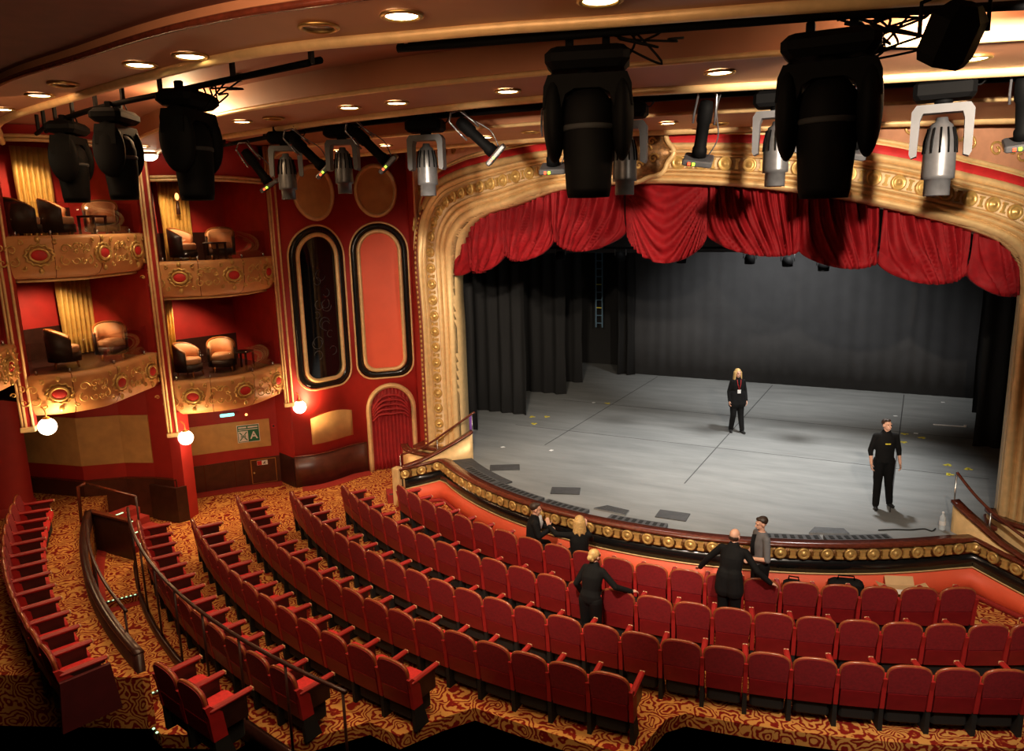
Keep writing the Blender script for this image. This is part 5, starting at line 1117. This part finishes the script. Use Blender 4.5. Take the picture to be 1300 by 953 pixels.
# 4 seated blonde woman
J = sit(.03); J.update(shL=(-.17, .02, 1.02), shR=(.17, .02, 1.02), elL=(-.40, .12, 1.00), wrL=(-.52, .30, 1.08), elR=(.22, .18, .88), wrR=(.12, .30, 1.05))
p4, HM = person('blonde woman in black seated in the front row gesturing with raised hands', (-5.10, 11.74, FL), face(-.45, .9), J, hair=('blond', 'long'), female=True, headrz=.25, hands={'L': ((-.25, .1, 1), (-.2, 1, 0), .15), 'R': ((.0, .2, 1), (0, 1, 0), .3)}, sc=1.04)
# 5 standing blonde woman, bun
J = stand(1.66, .88, lean=.14, feet=((-.12, -.05), (.10, .0))); J.update(elR=(.36, .14, 1.12), wrR=(.52, .36, 1.00), elL=(-.26, .02, 1.08), wrL=(-.25, .16, .88))
p5, HM = person('blonde woman with pinned up hair in black standing behind the second row', (-4.15, 9.96, FL), face(.10, 1), J, hair=('blond', 'bun'), female=True, headrz=-.35, hands={'R': ((.55, .8, -.15), (0, 0, -1), .8)})
# 6 bald man
J = stand(1.80, 1.08, lean=.16, feet=((-.14, -.05), (.14, -.05))); J.update(elL=(-.40, .16, 1.22), wrL=(-.59, .28, .95), elR=(.40, .10, 1.20), wrR=(.58, .20, 1.01))
p6, HM = person('bald man in dark suit seen from behind leaning on the front row seat backs', (-2.33, 11.30, FL), face(.12, 1), J, hair=('brown', 'bald'), extra='jacket', headrz=-.25, headrx=-.15, hands={'L': ((-.7, .5, -.3), (0, 0, -1), .8), 'R': ((.7, .5, -.3), (0, 0, -1), .8)})
# 7 man in grey t-shirt
J = stand(1.78, 1.0, feet=((-.12, 0), (.12, 0))); J.update(elL=(-.27, .02, 1.12), wrL=(-.05, .24, 1.08), elR=(.28, .0, 1.12), wrR=(.06, .25, 1.05))
p7, HM = person('young man in grey and black t-shirt standing against the orange stage front', (-2.02, 12.22, FL), face(-.75, -.55), J, top='greyshirt', hair=('brown', 'short'), sleeve=0, headrx=-.2, hands={'L': ((1, .3, .0), (0, 0, -1), .7), 'R': ((-1, .3, .0), (0, 0, -1), .7)})
mb = MB(); mb.tube([(0, .128, 1.47), (0, .142, 1.3), (0, .135, 1.1)], [.04, .055, .05], 8, flat=.3); mb.build('black_front', 'suit', p7)
# ------------------------------------------------------------------ lights
def light(kind, loc, energy, color=(1, .8, .6), tgt=None, size=.2, spot=60, blend=.5, name=None):
    l = bpy.data.lights.new(name or 'light', kind); l.energy = energy; l.color = color
    if kind == 'SPOT': l.spot_size = math.radians(spot); l.spot_blend = blend; l.shadow_soft_size = size
    elif kind == 'AREA': l.size = size
    else: l.shadow_soft_size = size
    o = bpy.data.objects.new(name or 'light', l); COL.objects.link(o); o.location = loc
    if tgt is not None: o.rotation_euler = (Vector(tgt)-Vector(loc)).to_track_quat('-Z', 'Y').to_euler()
    return o
WARM = (1, .70, .40); WHITE = (1, .98, .94)
# stage work lights above the stage
light('SPOT', (-1.7, 18.35, 7.0), 3600, WHITE, (-3.2, 17.6, 0), .24, 84, .9, 'stage_work_light')
light('SPOT', (-6.0, 17.2, 7.0), 650, WHITE, (-6.2, 17.2, 0), .3, 100, .9, 'stage_work_light')
light('SPOT', (-4.2, 21.6, 7.0), 2300, WHITE, (-3.9, 25.6, 1.5), .3, 95, .9, 'stage_work_light')
# front of house lights on the first beam, aimed at arch, curtain and stage front
light('SPOT', (1.35, 5.5, 6.74), 4200, (1, .83, .64), (-2.4, 13.5, 5.7), .07, 58, .4, 'front_light')
light('SPOT', (-3.9, 4.8, 6.6), 2600, (1, .83, .64), (-6.4, 13.4, 5.0), .07, 36, .6, 'front_light')
light('SPOT', (-3.4, 4.75, 6.75), 3000, (1, .82, .62), (-10.2, 15.0, 2.2), .1, 38, .6, 'front_light')
light('SPOT', (1.2, 5.4, 6.75), 2300, (1, .86, .70), (-1.0, 13.2, -.6), .1, 48, .7, 'front_light')
light('SPOT', (-3.2, 4.8, 6.85), 2700, (1, .84, .66), (-6.2, 13.0, -.5), .1, 50, .7, 'front_light')
# glow on the recessed ceiling
light('POINT', (-9.2, 7.5, 7.30), 110, (1, .66, .34), size=.06, name='ceiling_glow'); light('POINT', (.0, 7.2, 7.12), 60, (1, .76, .50), size=.06, name='ceiling_glow')
# house lights over the seats
light('AREA', (-3, 3.0, 7.2), 260, (1, .62, .36), (-5, 11, -1), 3.0, name='house_light')
light('AREA', (-9.5, 5.0, 7.05), 80, (1, .58, .30), (-10.5, 9, -1), 2.0, name='house_light')
# box lamps
for (x, y, z, e) in ((-15.4, 12.4, 3.95, 28), (-15.5, 12.3, 6.6, 26), (-15.8, 9.5, 4.55, 34), (-15.8, 9.4, 7.2, 30), (-15.3, 6.5, 5.2, 12)):
    light('SPOT', (x, y, z), e*5, (1, .66, .34), (x-.9, y, z-1.5), .05, 120, .5, 'box_lamp')
# added fill spots brightening the far carpet landing and curtain wall
light('SPOT', (-13.9, 9.3, 2.0), 90, (1, .62, .28), (-14.6, 9.1, -1), .1, 90, .8, 'aisle_fill')
light('SPOT', (-13.9, 11.4, 1.5), 60, (1, .62, .28), (-13.8, 11.2, -1), .1, 90, .8, 'aisle_fill')
